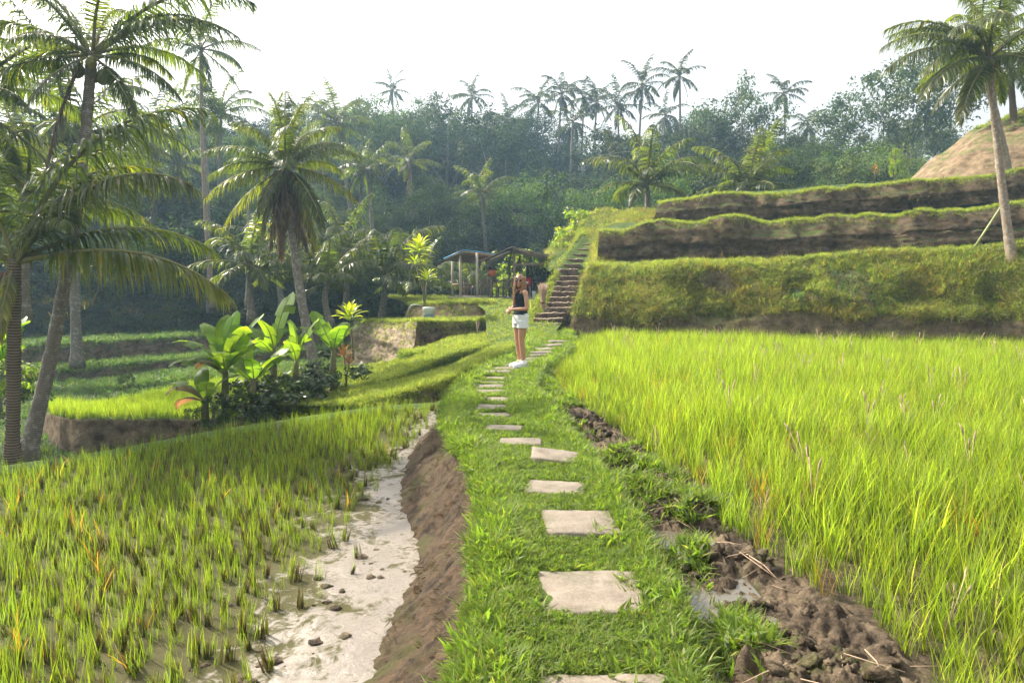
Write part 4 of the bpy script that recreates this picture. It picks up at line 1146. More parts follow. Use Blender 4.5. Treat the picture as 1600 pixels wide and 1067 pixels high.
coco_me = None
def palm(label, base, crown, nf=20, fl=3.0, kind='mid', bark='bark_grey', r0=.16, r1=.10, bend=(0, 0), extra=(), dead=0, coco=0, seed=0, group=None, lo=-45, name='coconut_palm', trunk=True, tn=12, upb=0.0, nseg=48, rn=.03, skip=None):
    global coco_me
    g = np.random.default_rng(seed + 1000)
    base, crown = np.asarray(base, float), np.asarray(crown, float)
    t = thing(name, label, 'palm tree', base, 0, group)
    c = crown - base
    if trunk:
        obj('trunk', trunk_mesh(base, crown, r0, r1, M[bark], bend, tn, kind in ('near', 'mid'), nseg, rn), t)
    for k in range(nf):
        f = (k + .5) / nf
        la = 86 - (86 - lo) * f ** (0.9 - upb) + g.normal(0, 7)
        az = k * 2.39996 + g.normal(0, .18) + seed
        if skip and skip(math.cos(az), math.sin(az), la): continue
        s = fl * (0.75 + .25 * math.sin(math.pi * min(1, f + .25))) * g.uniform(.88, 1.1)
        obj('frond', frond(kind, la, k), t, c + np.array([math.cos(az) * r1 * .5, math.sin(az) * r1 * .5, -.12 * f]), (R(g.normal(0, 6)), 0, az), s)
    for (az, la, s, kd) in extra:
        obj('frond', frond(kd, la, int(az)), t, c + np.array([0, 0, -.05]), (0, 0, R(az)), s)
    for k in range(dead):
        az = g.random() * 6.283
        obj('frond', frond('dead', -62, k), t, c + np.array([math.cos(az) * r1 * 2.2, math.sin(az) * r1 * 2.2, -.2]), (R(g.normal(0, 8)), R(g.uniform(6, 20)), az), fl * g.uniform(.75, 1.15))
    if coco:
        if coco_me is None:
            th = np.linspace(0, math.pi, 7); P = np.stack([0 * th, 0 * th, -np.cos(th) * .13], 1)
            coco_me = MB().tube(P, np.maximum(.005, np.sin(th) * .10), 8).mesh('coconut', [M['coconut']])
        for k in range(coco):
            az = g.random() * 6.283
            obj('coconut', coco_me, t, c + np.array([math.cos(az) * .24, math.sin(az) * .24, -.22 - .2 * g.random()]), (g.normal(0, .4), g.normal(0, .4), az), g.uniform(.8, 1.15))
    return t

# the big leaning palm on the left and its brown ringed neighbour
b1 = at(45, 700, 11.8)
c1 = at(143, 82, 12.3)
palm('tall grey trunked palm leaning right at the left edge, its crown cut by the top', b1, c1, 8, 2.3, 'near', 'bark_grey', .125, .082, (0.35, 0), seed=3, lo=25, coco=8, dead=1, nseg=110, rn=.035,
     extra=[(8, 48, 3.2, 'near'), (-6, 30, 2.9, 'near'), (-30, -32, 1.8, 'near'), (-14, -8, 2.0, 'near'), (185, 30, 2.6, 'near'), (200, -8, 2.2, 'near'), (160, 12, 2.6, 'near'), (60, 30, 2.4, 'near'), (-110, -32, 1.7, 'near')])
b2 = at(19, 705, 11.2)
c2 = at(22, 405, 11.0)
palm('shorter palm with brown ringed trunk and long yellow backlit fronds at far left', b2, c2, 6, 2.7, 'near', 'bark_brown', .105, .095, (0.02, 0), seed=9, lo=35, dead=2, nseg=60, rn=.07,
     extra=[(4, 66, 4.2, 'near'), (-8, 48, 3.7, 'near'), (2, 12, 3.6, 'yellow'), (25, 30, 3.2, 'near'), (-85, -62, 1.3, 'yellow'), (50, 66, 3.0, 'near'), (80, 48, 3, 'near')])
# palms filling the far left behind the two trunks
palm('young palm with upright fronds behind the two left trunks', at(35, 480, 15.5), at(40, 300, 15.5), 11, 3.4, 'near', 'bark_grey', .14, .11, seed=21, lo=15)
palm('dense palm crown high at the left picture edge', at(-70, 640, 13), at(-60, 150, 13), 13, 3.0, 'near', 'bark_grey', .15, .11, seed=22, lo=-30)
palm('palm crown arching behind the leaning trunk', at(120, 560, 24), at(110, 215, 24), 20, 4.3, 'mid', 'bark_grey', .18, .12, seed=23, lo=-20)
# centre left palm with skirt of dead fronds
palm('palm with yellow tipped fronds and hanging skirt of dead brown fronds', at(496, 592, 17.5), at(447, 258, 18.5), 13, 2.1, 'near', 'bark_grey', .14, .085, (-.25, 0), seed=31, lo=38, dead=16, coco=9, nseg=90,
     extra=[(190, 12, 2.1, 'near'), (205, 30, 2.2, 'near'), (195, -32, 2.3, 'yellow'), (215, -8, 2.3, 'yellow'), (-15, 30, 2.3, 'near'), (-8, -8, 2.2, 'yellow'), (-40, -32, 2.4, 'near'), (-20, -62, 2.3, 'yellow'), (100, 84, 2.6, 'near'), (225, -62, 2.1, 'near'), (-70, 12, 1.9, 'near'), (-100, -32, 2.0, 'near')])
# slim tall palm behind
palm('slender very tall palm rising above the forest on the left', at(332, 470, 34), at(314, 75, 34), 15, 3.0, 'mid', 'bark_warm', .13, .08, (-.3, 0), seed=41, lo=-50)
MIDP = [  # label, base uvd, crown uvd, fronds, frond length, seed, lowest angle
    ('pale silvery palm spreading low beside the dead skirted palm', (393, 490, 26), (388, 410, 26), 17, 2.7, 51, -20),
    ('low palm clump behind the dead skirted palm', (478, 500, 28), (480, 425, 28), 16, 3.0, 52, -5),
    ('young palm just left of the potted strap plant', (597, 490, 29), (600, 430, 29), 18, 3.2, 53, 0),
    ('young palm with upright fronds behind the cut earth wall', (540, 480, 32), (538, 400, 32), 17, 3.2, 54, 0),
    ('dark young palm left of the blue edged pavilion', (665, 478, 34), (662, 440, 34), 15, 3.0, 55, 5),
    ('small palm with drooping fronds behind the pavilion posts', (745, 465, 38), (742, 448, 38), 12, 2.6, 56, 5),
    ('low palm at the foot of the forest, left of centre', (440, 470, 36), (430, 390, 36), 16, 3.2, 57, -15),
    ('round headed palm against the dark forest', (585, 440, 44), (574, 262, 44), 22, 2.5, 58, -45),
    ('tall palm with drooping crown at the forest edge', (560, 430, 50), (527, 190, 50), 20, 3.2, 59, -55),
    ('young broad palm above the topmost terrace, left one', (1012, 330, 33), (1010, 285, 33), 17, 3.4, 60, -5),
    ('young upright palm above the topmost terrace, right one', (1172, 320, 33), (1168, 290, 33), 17, 3.3, 61, 0),
    ('palm arching over the slope in the far left valley', (230, 430, 42), (245, 210, 42), 18, 3.6, 62, -40),
    ('slender palm left of the round headed palm', (520, 430, 54), (500, 235, 54), 16, 2.8, 64, -50),
    ('thin palm rising behind the strap leaved plant', (650, 440, 50), (640, 250, 50), 16, 2.6, 65, -50),
    ('palm half hidden behind the slender tall palm', (290, 440, 44), (275, 255, 44), 16, 3.0, 66, -40),
    ('short palm at the right foot of the dead skirted palm', (515, 500, 26), (512, 440, 26), 14, 2.6, 67, 5),
    ('feathery palm in front of the dark forest, right of centre', (760, 430, 47), (752, 300, 47), 15, 2.8, 68, -30),
    ('palm leaning over the far left slope', (170, 430, 40), (180, 260, 40), 16, 3.2, 69, -40),
    ('pale palm catching light left of the dead skirted palm', (330, 440, 46), (345, 175, 46), 18, 3.4, 63, -40),
]
for (lab, b, c, nf, fl, sd, lo) in MIDP:
    palm(lab, at(*b), at(*c), nf, fl, 'mid', 'bark_grey', .15, .10, (random.uniform(-.3, .3), 0), seed=sd, lo=lo, tn=8, dead=1 if lo < -30 else 0, nseg=24)
# right hand palms
palm('leaning palm on the lowest right terrace with propping pole', at(1581, 404, 19.4), at(1546, 88, 20.2), 12, 2.9, 'near', 'bark_warm', .125, .085, (-.1, 0), seed=71, lo=-35, coco=10, nseg=80,
     extra=[(182, 30, 3.4, 'near'), (195, 12, 3.6, 'near'), (208, -8, 3.5, 'near'), (170, 48, 3.2, 'near'), (222, -32, 3.0, 'near'), (235, 30, 3.2, 'near')])
palm('second palm trunk just left of the leaning right palm', at(1580, 292, 26.5), at(1528, 70, 26.5), 17, 3.0, 'mid', 'bark_warm', .17, .11, (.1, 0), seed=72, lo=-40, coco=5, extra=[(190, 30, 3.2, 'mid'), (205, -8, 3.1, 'mid')])
palm('third palm standing on the earth mound at the right edge', at(1588, 232, 29.5), at(1578, 105, 29.5), 17, 3.0, 'mid', 'bark_brown', .16, .11, seed=73, lo=-40)
# silhouettes along the ridge
RIDGE = [(613, 140, 84, 2.6), (737, 150, 82, 3.2), (842, 158, 78, 3.4), (878, 145, 76, 3.6), (912, 152, 80, 3.2), (933, 158, 78, 3.2), (966, 165, 74, 3.4), (1004, 132, 72, 3.4), (1062, 118, 70, 3.2), (1225, 145, 72, 3.0),
         (1262, 195, 66, 2.6), (505, 175, 74, 3.2), (790, 190, 74, 3.4), (1040, 180, 80, 3), (895, 190, 70, 3.0), (1105, 230, 62, 3.2), (955, 240, 58, 3.0)]
names = ['smallest palm top poking above the dome shaped tree', 'palm top left of the middle of the ridge', 'palm with clear trunk, leftmost of the ridge row', 'tall palm second in the ridge row', 'palm third in the ridge row', 'palm fourth in the ridge row',
         'palm fifth in the ridge row with shaggy crown', 'tall palm seventh from the left on the ridge', 'tallest thin palm on the ridge against the sky', 'lone star shaped palm right of the domed tree on the ridge',
         'small palm top at the right dip of the ridge', 'hazy palm on the left part of the ridge', 'hazy palm below the middle of the ridge', 'low palm between the two tallest ridge palms', 'palm standing below the ridge row', 'hazy palm behind the upright young palm', 'hazy palm behind the broad young palm']
for k, ((u, v, d, fl), lab) in enumerate(zip(RIDGE, names)):
    c = at(u, v, d)
    b = np.array([c[0] + random.uniform(-.8, .8), d, float(H(c[0], d))])
    palm(lab, b, c, 15, fl, 'far', 'bark_grey', .16, .10, (random.uniform(-.4, .4), 0), seed=80 + k, lo=-60, tn=6, nseg=14, group='palms along the forest ridge')

# ------------------------------------------------------------------ broadleaf trees
def crown_mesh(seed, nclump, nleaf, leaf, m, shape='dome', mb=None):
    """crown of many leaf faces in clumps; unit height tree, crown roughly from z=.3 to 1, radius .4"""
    g = np.random.default_rng(seed)
    C = []
    while len(C) < nclump:
        p = g.uniform(-1, 1, 3)
        r = np.linalg.norm(p)
        if r > 1 or r < .35: continue
        if shape == 'dome': q = np.array([p[0] * .40, p[1] * .40, .64 + p[2] * .34])
        elif shape == 'tall': q = np.array([p[0] * .26 * (1.2 - .4 * p[2]), p[1] * .26 * (1.2 - .4 * p[2]), .58 + p[2] * .40])
        elif shape == 'flat': q = np.array([p[0] * .46, p[1] * .46, .76 + p[2] * .20])
        elif shape == 'bush': q = np.array([p[0] * .5, p[1] * .5, .48 + p[2] * .45])
        else: q = np.array([p[0] * .36, p[1] * .36, .5 + p[2] * .46])
        if fbm(q[None] * 4.5, 2, seed)[0] < -.12: continue
        C.append(q)
    C = np.array(C)
    per = nleaf // nclump
    rad = g.uniform(.05, .125, nclump) * (1.25 if shape == 'bush' else 1)
    dirs = g.normal(0, 1, (nclump * per, 3)) + [0, 0, .35]; dirs /= np.linalg.norm(dirs, axis=1)[:, None]
    rr = np.repeat(rad, per) * (1 - .75 * g.random(nclump * per) ** 2.2)
    P = np.repeat(C, per, 0) + dirs * rr[:, None] * [1, 1, .68]
    P = P * (1 + .05 * fbm(P * 16, 2, seed)[:, None])
    n = len(P)
    N = dirs * .8 + g.normal(0, .45, (n, 3)) + [0, 0, .35]; N /= np.linalg.norm(N, axis=1)[:, None]
    h = g.normal(0, 1, (n, 3)); A = h - N * (h * N).sum(1)[:, None]; A /= np.linalg.norm(A, axis=1)[:, None]
    B = np.cross(N, A)
    sz = leaf * g.uniform(.6, 1.3, n)[:, None]
    V = np.stack([P - A * sz * .9, P + B * sz * .42 - N * sz * .06, P + A * sz * .9 - N * sz * .1, P - B * sz * .42 - N * sz * .06], 1).reshape(-1, 3)
    F = np.arange(4 * n).reshape(-1, 4)
    cr = np.repeat(g.random(nclump), per) * .8 + g.random(n) * .2
    uv = np.stack([np.repeat(cr, 4), np.tile([0, .5, 1, .5], n)], 1)
    return make_mesh('crown', V, F, [m], False, uv), C

def tree_trunk(seed, C, r=.02, bark='bark_tree', nl=7):
    g = np.random.default_rng(seed)
    mb = MB()
    top = .72
    t = np.linspace(0, 1, 9)
    P = np.stack([.03 * np.sin(t * 3 + seed), .03 * np.cos(t * 2.3 + seed) - .03, t * top], 1); P[0, 2] = -.04
    mb.tube(P, r * (1.25 - t) + r * .5 * np.exp(-t * 10), 7)
    for q in C[g.choice(len(C), min(nl, len(C)), replace=False)]:
        f = g.uniform(.35, .8)
        s = np.array([np.interp(f, t, P[:, c]) for c in range(3)])
        m_ = s * .5 + q * .5 + [0, 0, .03]
        mb.tube(np.array([s, m_, q]), [r * .55, r * .35, r * .12], 5)
    return mb.mesh('trunk', [M[bark]])

TV = []
for k, (shape, m, ncl, nlf, lf, r) in enumerate([('dome', 'tree_a', 85, 14000, .0115, .02), ('tall', 'tree_a', 75, 12000, .0105, .016), ('dome', 'tree_b', 80, 14000, .0115, .02), ('flat', 'tree_b', 60, 11000, .0115, .016),
                                                  ('tall', 'tree_b', 70, 12000, .0105, .015), ('round', 'tree_a', 90, 14500, .0115, .018), ('flat', 'tree_a', 55, 9500, .012, .016)]):
    me, C = crown_mesh(900 + k, ncl, nlf, lf, M[m], shape)
    TV.append((me, tree_trunk(930 + k, C, r)))
BUSH = []
for k, (m, lf, nlf) in enumerate([('tree_a', .03, 2600), ('tree_b', .03, 2600), ('tree_c', .045, 1300), ('shrub', .05, 1400)]):
    me, C = crown_mesh(950 + k, 34, nlf, lf, M[m], 'bush')
    BUSH.append((me, tree_trunk(960 + k, C, .022, nl=9)))

def tree(label, u, v, d, var, wide=1.0, group=None, name='forest_tree', base=None, lib=TV, hmin=4.0, cat='tree', rz=None):
    top = at(u, v, d)
    z0 = float(H(top[0], d)) - .3 if base is None else base
    h = max(hmin, (top[2] - z0) / 1.0)
    t = thing(name, label, cat, (top[0], d, z0), random.uniform(0, 6.28) if rz is None else rz, group)
    w = h * wide
    cr, tk = lib[var]
    obj('crown', cr, t, None, None, (w, w, h)); obj('trunk', tk, t, None, None, (w, w, h))
    return t

GF = 'broadleaf trees of the forest wall'
NAMED = [('dome shaped olive tree on the ridge, left of centre', 590, 152, 66, 2, .85), ('big dark rounded tree filling the middle of the ridge', 705, 150, 64, 0, .9), ('dark tree crown right of the big middle tree', 785, 172, 62, 5, .8),
         ('high domed tree on the ridge right of the tall thin palm', 1165, 122, 64, 0, .75), ('isolated rounded tree in the right part of the ridge', 1322, 145, 62, 4, .9), ('tallest hazy tree behind the right hand palms', 1440, 72, 58, 6, .7),
         ('pale green tree with flat spreading crown right of the dark forest', 868, 268, 46, 3, .95), ('mid green layered tree in front of the dark forest', 668, 270, 48, 4, .75), ('slim dark tree left of the round headed palm', 500, 205, 60, 1, .8),
         ('hazy tree at the left end of the forest', 290, 185, 54, 5, .8), ('thin leaved tree above the left valley slope', 240, 225, 48, 1, .9), ('dark tree behind the blue edged pavilion', 720, 330, 44, 0, .9),
         ('bushy dark tree on the left slope under the palm fronds', 255, 372, 39, 5, 1.2)]
for lab, u, v, d, var, w in NAMED: tree(lab, u, v, d, var, w)
fill = []
for k in range(15): fill.append((60 + k * 37 + random.uniform(-14, 14), random.uniform(190, 250), random.uniform(56, 76)))
for k in range(22): fill.append((480 + k * 30 + random.uniform(-14, 14), random.uniform(172, 235), random.uniform(60, 84)))
for k in range(18): fill.append((1060 + k * 36 + random.uniform(-14, 14), random.uniform(180, 225), random.uniform(54, 78)))
for k in range(22): fill.append((440 + k * 32 + random.uniform(-14, 14), random.uniform(255, 330), random.uniform(48, 56)))
for k in range(12): fill.append((1030 + k * 50 + random.uniform(-18, 18), random.uniform(215, 255), random.uniform(44, 54)))
for k in range(10): fill.append((60 + k * 40, random.uniform(270, 330), random.uniform(46, 54)))
for k in range(13): fill.append((445 + k * 31 + random.uniform(-12, 12), random.uniform(150, 190), random.uniform(66, 82)))
for k in range(8): fill.append((190 + k * 34 + random.uniform(-12, 12), random.uniform(165, 215), random.uniform(58, 74)))
for (u, v, d) in fill:
    var = random.choice([0, 0, 1, 2, 3, 4, 5, 5, 6])
    look = ['dark dome crowned', 'dark slim', 'mid green domed', 'pale flat topped', 'mid green slim', 'dark bushy', 'dark flat topped'][var]
    row = 'on the skyline' if v < 250 and d > 53 else 'low in the forest'
    where = ('at the far left', 'left of the dead skirted palm', 'above the young palms', 'behind the pavilions', 'left of the stairs top', 'over the right terraces', 'behind the right palms')[int(np.searchsorted([230, 420, 640, 790, 960, 1350], u))]
    tree(f'{look} tree {row} {where}', u, v, d, var, random.uniform(.65, 1.05), GF)
# pale bare trunks in front of the left slope
for k, (u, v0, v1, d) in enumerate([(187, 440, 330, 38), (112, 442, 330, 40), (327, 480, 210, 37), (292, 470, 330, 42), (388, 470, 300, 33), (365, 420, 330, 44)]):
    b, c = at(u, v0, d), at(u + random.uniform(-8, 8), v1, d)
    t = thing('bare_trunk_tree', ['straight pale trunk left of the bushy slope tree', 'thin pale trunk beside the leaning palm', 'long pale trunk in front of the rocky slope', 'thin trunk right of the bushy slope tree', 'slim white trunk beside the silvery palm', 'thin hazy trunk left of the dead skirted palm'][k], 'tree', b)
    obj('trunk', trunk_mesh(b, c, .15, .10, M['bark_tree'], (.1, 0), 8, False, 12), t)
    cr, tk = TV[1 if k % 2 else 4]
    obj('crown', cr, t, c - b + np.array([0, 0, -1.6]), None, (3.2, 3.2, 4.5))
# trees beyond the left picture edge that shade the valley
for k, (x, y, h) in enumerate([(-27, 20, 11), (-31, 27, 13), (-35, 34, 13), (-24, 30, 9), (-40, 42, 12)]):
    t = thing('forest_tree', 'tree on the valley side beyond the left edge', 'tree', (x, y, float(H(x, y)) - .2), k, 'trees beyond the left edge')
    cr, tk = TV[(0, 2, 5, 3, 0)[k]]
    obj('crown', cr, t, None, None, (h * .9, h * .9, h)); obj('trunk', tk, t, None, None, (h, h, h))
# undergrowth over the forest hill
proto('undergrowth', [b[0] for b in BUSH[:2]] + [TV[5][0], TV[2][0]])
n = 1100
Q = np.stack([rng.uniform(-62, 62, n), 37 + 55 * rng.random(n) ** 1.2, np.zeros(n)], 1)
Q = Q[(np.abs(Q[:, 0]) < .85 * Q[:, 1] + 4) & ~((Q[:, 0] > -5) & (Q[:, 0] < 40) & (Q[:, 1] < 40))]
Q[:, 2] = H(Q[:, 0], Q[:, 1]) - .3
scatter('undergrowth', 'undergrowth', Q, np.stack([0 * Q[:, 0], 0 * Q[:, 0], zr(len(Q), 0, 6.28)], 1), zr(len(Q), 2.6, 6.5) * (1 + .3 * sstep(45, 80, Q[:, 1])), 'dark tangled undergrowth covering the forest hill')

proto('scrub', [b[0] for b in BUSH[:2]] + [tuft(40, .8, .03, .35, .8, 295, foot=.25).mesh('scrub', [M['fringe_dry']], False)])
G, wr = BANKS['v3']
P, N = sample(G, 520, None, 0, wr / (len(G) - 1))
scatter('scrub', 'scrub', P, frames(N * .3 + UP * .8, .2), zr(len(P), .25, .8), 'low scrub clinging to the rocky valley slope')
n = 900
Q = np.stack([rng.uniform(-34, -7, n), rng.uniform(31, 50, n), np.zeros(n)], 1)
Q = Q[Q[:, 0] > -.85 * Q[:, 1] - 3]
gz = BANKS['v3'][0].reshape(-1, 3)
Q[:, 2] = H(Q[:, 0], Q[:, 1])
on = np.array([np.argmin((gz[:, 0] - q[0]) ** 2 + (gz[:, 1] - q[1]) ** 2) for q in Q])
near_ = np.hypot(gz[on, 0] - Q[:, 0], gz[on, 1] - Q[:, 1]) < .5
Q[:, 2] = np.where(near_, np.maximum(gz[on, 2], Q[:, 2]), Q[:, 2]) - .1
Q = Q[near_ | (Q[:, 1] > 38)]
scatter('scrub', 'scrub', Q, np.stack([0 * Q[:, 0], 0 * Q[:, 0], zr(len(Q), 0, 6.28)], 1), zr(len(Q), .5, 1.5), 'grey green scrub on the slope above the left valley')

# ------------------------------------------------------------------ shrubs, banana plants, strap-leaved plants
def bush(label, u, v, d, h, var, wide=1.0, base=None, name='shrub', group=None):
    top = at(u, v, d)
    t = thing(name, label, 'shrub', (top[0], d, top[2] - h), random.uniform(0, 6.28), group)
    cr, tk = BUSH[var]
    obj('foliage', cr, t, None, None, (h * wide, h * wide, h)); obj('stem', tk, t, None, None, (h * wide, h * wide, h))
for a in [('dark glossy shrub right of the banana plants', 425, 560, 14.8, 1.4, 3, 1.3), ('dark glossy shrub at the foot of the dead skirted palm', 470, 556, 15.2, 1.4, 3, 1.35), ('dark glossy shrub beside the orange plant', 515, 540, 15.8, 1.6, 3, 1.2), ('low dark shrub between banana stems', 385, 590, 14.0, 1.0, 3, 1.4),
          ('dark shrub spilling over the paddy edge below the bananas', 445, 588, 14.0, 1.0, 3, 1.5), ('mid green shrub under the leftmost banana plant', 335, 612, 13.7, .8, 1, 1.3),
          ('yellow green shrub behind the hut roof, left', 815, 384, 34, 2.4, 2, 1.1), ('yellow green shrub behind the hut roof, right', 855, 388, 34, 2.4, 2, 1.1), ('bushy shrub beside the top of the stairs', 905, 318, 31, 2.4, 2, .95), ('leafy shrub beside the grass steps', 885, 350, 30, 1.9, 2, .9),
          ('green shrub left of the knoll', 928, 330, 34, 2.4, 1, 1.0), ('yellow flowering shrub inside the pavilion', 790, 425, 33.5, 1.4, 2, .9), ('small shrub standing on the lowest valley step', 197, 575, 24, .9, 1, .7), ('grey green scrub at the far left edge', 8, 560, 16, 1.6, 1, 1.0),
          ('bright shrub on the left of the trunks', -12, 520, 15, 1.7, 2, 1.0), ('small thin shrub on the topmost terrace', 1400, 225, 27.5, 1.4, 2, .35)]:
    bush(*a)

def banana_leaf(seed, L=1.0, W=.19, bend=60, m='banana', torn=.35):
    """one banana leaf heading +X and up, tip curling over; blade in strips so it can tear"""
    g = np.random.default_rng(seed)
    n = 16
    t = np.linspace(0, 1, n + 1)
    ang = R(68) - R(bend) * t ** 1.6
    P = np.vstack([[0, 0, 0], np.cumsum(np.stack([np.cos(ang), 0 * ang, np.sin(ang)], 1)[:-1] / n, 0)])
    T = np.gradient(P, axis=0); T /= np.linalg.norm(T, axis=1)[:, None]
    mb = MB()
    mb.tube(P * L, .016 * (1.1 - t) * L, 5, mi=1)
    wt = W * np.clip(np.sin(np.clip((t - .16) / .84, 0, 1) * math.pi), 0, 1) ** .45
    for s in (-1, 1):
        off = 0
        k = 2
        while k < n:
            e = min(n, k + int(g.integers(2, 6)))
            dr = g.normal(0, .10) - (.35 if g.random() < torn else 0)
            V, UV = [], []
            for q in range(k, e + 1):
                up = np.cross(T[q], [0, 1, 0]); up = up if up[2] > 0 else -up
                for j, f in enumerate((0, .5, 1.0)):
                    V.append((P[q] + np.array([0, s, 0]) * wt[q] * f * .97 + up * wt[q] * (f * (.38 + dr) - f * f * .34) + T[q] * (.06 * f * wt[q] * 2)) * L)
                    UV.append((.1 + .8 * ((k * .37 + s * .21) % 1) * .9, t[q]))
            F = [[3 * a + b, 3 * a + b + 1, 3 * a + b + 4, 3 * a + b + 3] for a in range(e - k) for b in (0, 1)]
            mb.add(V, F, UV)
            k = e
    return mb.mesh('leaf', [M[m], M['rachis']], True)
BL = [banana_leaf(40 + k, bend=b) for k, b in enumerate((35, 60, 85, 110))] + [banana_leaf(50, bend=140, m='banana_dry', torn=.6)]
def banana(label, u, v, d, h, leaves, seed, stem=.5):
    g = np.random.default_rng(seed)
    b = at(u, v, d)
    t = thing('banana_plant', label, 'banana plant', b, 0, 'banana plants at the corner of the left paddy')
    P = np.array([[0, 0, -.15], [.01, 0, h * .3], [.03, .01, h * stem], [.03, .02, h * stem + .1]])
    MB().tube(P, [.085, .075, .055, .03], 10).build('stem', M['stem'], t)
    for (az, k, s, pt) in leaves:
        obj('leaf', BL[k], t, (.03, .01, h * stem - .05 * (k > 1)), (R(g.normal(0, 10)), R(pt - 8), R(az)), s)
banana('tall banana plant with broad upright leaves, leftmost of the clump', 352, 645, 14.0, 1.5, [(60, 0, 1.35, -14), (20, 0, 1.5, 6), (110, 0, 1.3, -6), (-45, 0, 1.2, 4), (150, 1, 1.4, 5), (185, 2, 1.4, 14), (200, 2, 1.2, 34), (-30, 1, 1.1, 25), (-70, 2, 1.0, 10), (170, 4, .9, 20), (230, 3, 1.0, 12)], 1, .55)
banana('banana plant with one tall leaf standing behind the clump', 428, 615, 15.5, 1.8, [(55, 0, 1.55, -6), (250, 1, 1.1, 0), (160, 1, 1.1, 22), (-20, 1, 1.0, 28), (-100, 2, .9, 15)], 2, .5)
banana('small banana plant with glowing leaves in the middle of the clump', 395, 640, 14.2, 1.1, [(30, 0, 1.1, 14), (80, 0, 1.1, -5), (-10, 1, 1.2, 20), (150, 1, 1.0, 18), (-80, 1, .9, 10), (220, 2, .9, 20)], 3, .5)
banana('short banana plant with drooping dry leaves at the left foot of the clump', 320, 655, 13.8, .8, [(170, 2, 1.0, 22), (200, 4, 1.0, 12), (190, 4, .8, 38), (20, 1, .9, 15), (100, 1, .9, 5), (-60, 1, .8, 15)], 4, .45)
banana('banana plant right of the leaning palm foot', 520, 600, 15.6, 1.2, [(20, 0, 1.1, 18), (150, 0, 1.1, -2), (190, 1, 1.0, 15), (-50, 1, 1.0, 10), (80, 1, .9, 0)], 5, .6)
banana('young banana plant between the palm foot and the dark shrubs', 462, 612, 15.0, 1.0, [(10, 0, 1.2, 0), (160, 0, 1.1, -8), (60, 1, 1.0, 0), (-90, 1, .9, 12)], 6, .6)
banana('banana plant at the far left picture edge', -8, 640, 13.5, 1.4, [(20, 1, 1.2, 0), (60, 0, 1.2, 5), (-30, 2, 1.0, 10), (150, 1, 1.1, 10)], 7, .6)

def strap_leaf(seed, m):
    g = np.random.default_rng(seed)
    t = np.linspace(0, 1, 7)
    ang = R(60) - R(55) * t ** 1.5
    P = np.vstack([[0, 0, 0], np.cumsum(np.stack([np.cos(ang), 0 * ang, np.sin(ang)], 1)[:-1] / 6, 0)])
    w = .10 * np.sin(np.clip(t * .9 + .1, 0, 1) * math.pi) ** .7
    V, UV = [], []
    for q in range(7):
        for f in (-1, 0, 1):
            V.append(P[q] + [0, f * w[q], abs(f) * w[q] * .5]); UV.append((g.random() * .02 + seed * .37 % 1, t[q]))
    F = [[3 * a + b, 3 * a + b + 1, 3 * a + b + 4, 3 * a + b + 3] for a in range(6) for b in (0, 1)]
    return MB().add(V, F, UV).mesh('leaf', [M[m]], True)
SL = {m: [strap_leaf(k + 1, m) for k in range(3)] for m in ('ti', 'ti_orange')}
def strap_plant(label, base, heads, m='ti', name='strap_leaf_plant', r=.022):
    t = thing(name, label, 'plant', base)
    for k, (dx, dz, s, n) in enumerate(heads):
        MB().tube(np.array([[0, 0, -.05], [dx * .2, 0, dz * .5], [dx, 0, dz]]), [r, r * .9, r * .8], 6).build('stem', M['stem'], t)
        for q in range(n):
            f = (q + .5) / n
            obj('leaf', SL[m][q % 3], t, (dx, 0, dz + .15 * s * (f - .4)), (0, R(np.interp(f, [0, 1], [42, -26])), q * 2.4), s * random.uniform(.85, 1.1))
strap_plant('tall strap leaved plant in a blue and white tub', at(664, 494, 23.2), [(-.18, 2.15, .62, 26), (.08, 1.2, .5, 18), (-.3, 1.75, .45, 14)])
strap_plant('yellow green rosette plant left of the cut earth wall', at(552, 560, 18.5), [(-.08, 1.05, .55, 26)])
strap_plant('orange tipped plant beside the dark shrubs', at(541, 600, 16.2), [(-.04, .65, .34, 16), (.08, .45, .28, 12)], 'ti_orange')
strap_plant('reddish plant standing on the topmost terrace', at(1366, 288, 27), [(0, .55, .24, 9), (.06, .4, .2, 7)], 'ti_orange')

# ------------------------------------------------------------------ pavilions and their furniture
def part(mb, name, m, root, smooth=False):
    o = np.array(root.location)
    mb.V = [v - o for v in mb.V]
    return mb.build(name, M[m], root, smooth)
def beam(a, b, w, h=None):
    """a squared timber from a to b"""
    a, b = np.asarray(a, float), np.asarray(b, float)
    d = b - a; L = np.linalg.norm(d); d /= L
    s = np.cross(d, [0, 0, 1]); s = np.array([1, 0, 0]) if np.linalg.norm(s) < .05 else s / np.linalg.norm(s)
    u = np.cross(s, d)
    return MB().box((a + b) / 2, (w, L, h or w), np.stack([s, d, u], 1))
def slab(A, B, C, th):
    """parallelogram A, B, C (D = A + C - B) with thickness"""
    A, B, C = (np.asarray(p, float) for p in (A, B, C))
    D = A + C - B
    n = np.cross(B - A, C - B); n /= np.linalg.norm(n); n = n if n[2] > 0 else -n
    V = np.vstack([A, B, C, D, A + n * th, B + n * th, C + n * th, D + n * th])
    return MB().add(V, [[3, 2, 1, 0], [4, 5, 6, 7], [0, 1, 5, 4], [1, 2, 6, 5], [2, 3, 7, 6], [3, 0, 4, 7]])
FLOOR = 1.0
pv = thing('pavilion', 'small open pavilion with flat blue edged roof on pale posts', 'pavilion', (-1.9, 30.8, .85))
A, B, C = at(693, 405, 30.6), at(725, 391.5, 29.4), at(773, 398, 31.3)
D = A + C - B
rf = part(slab(A, B, C, .05), 'roof', 'roof_blue', pv)
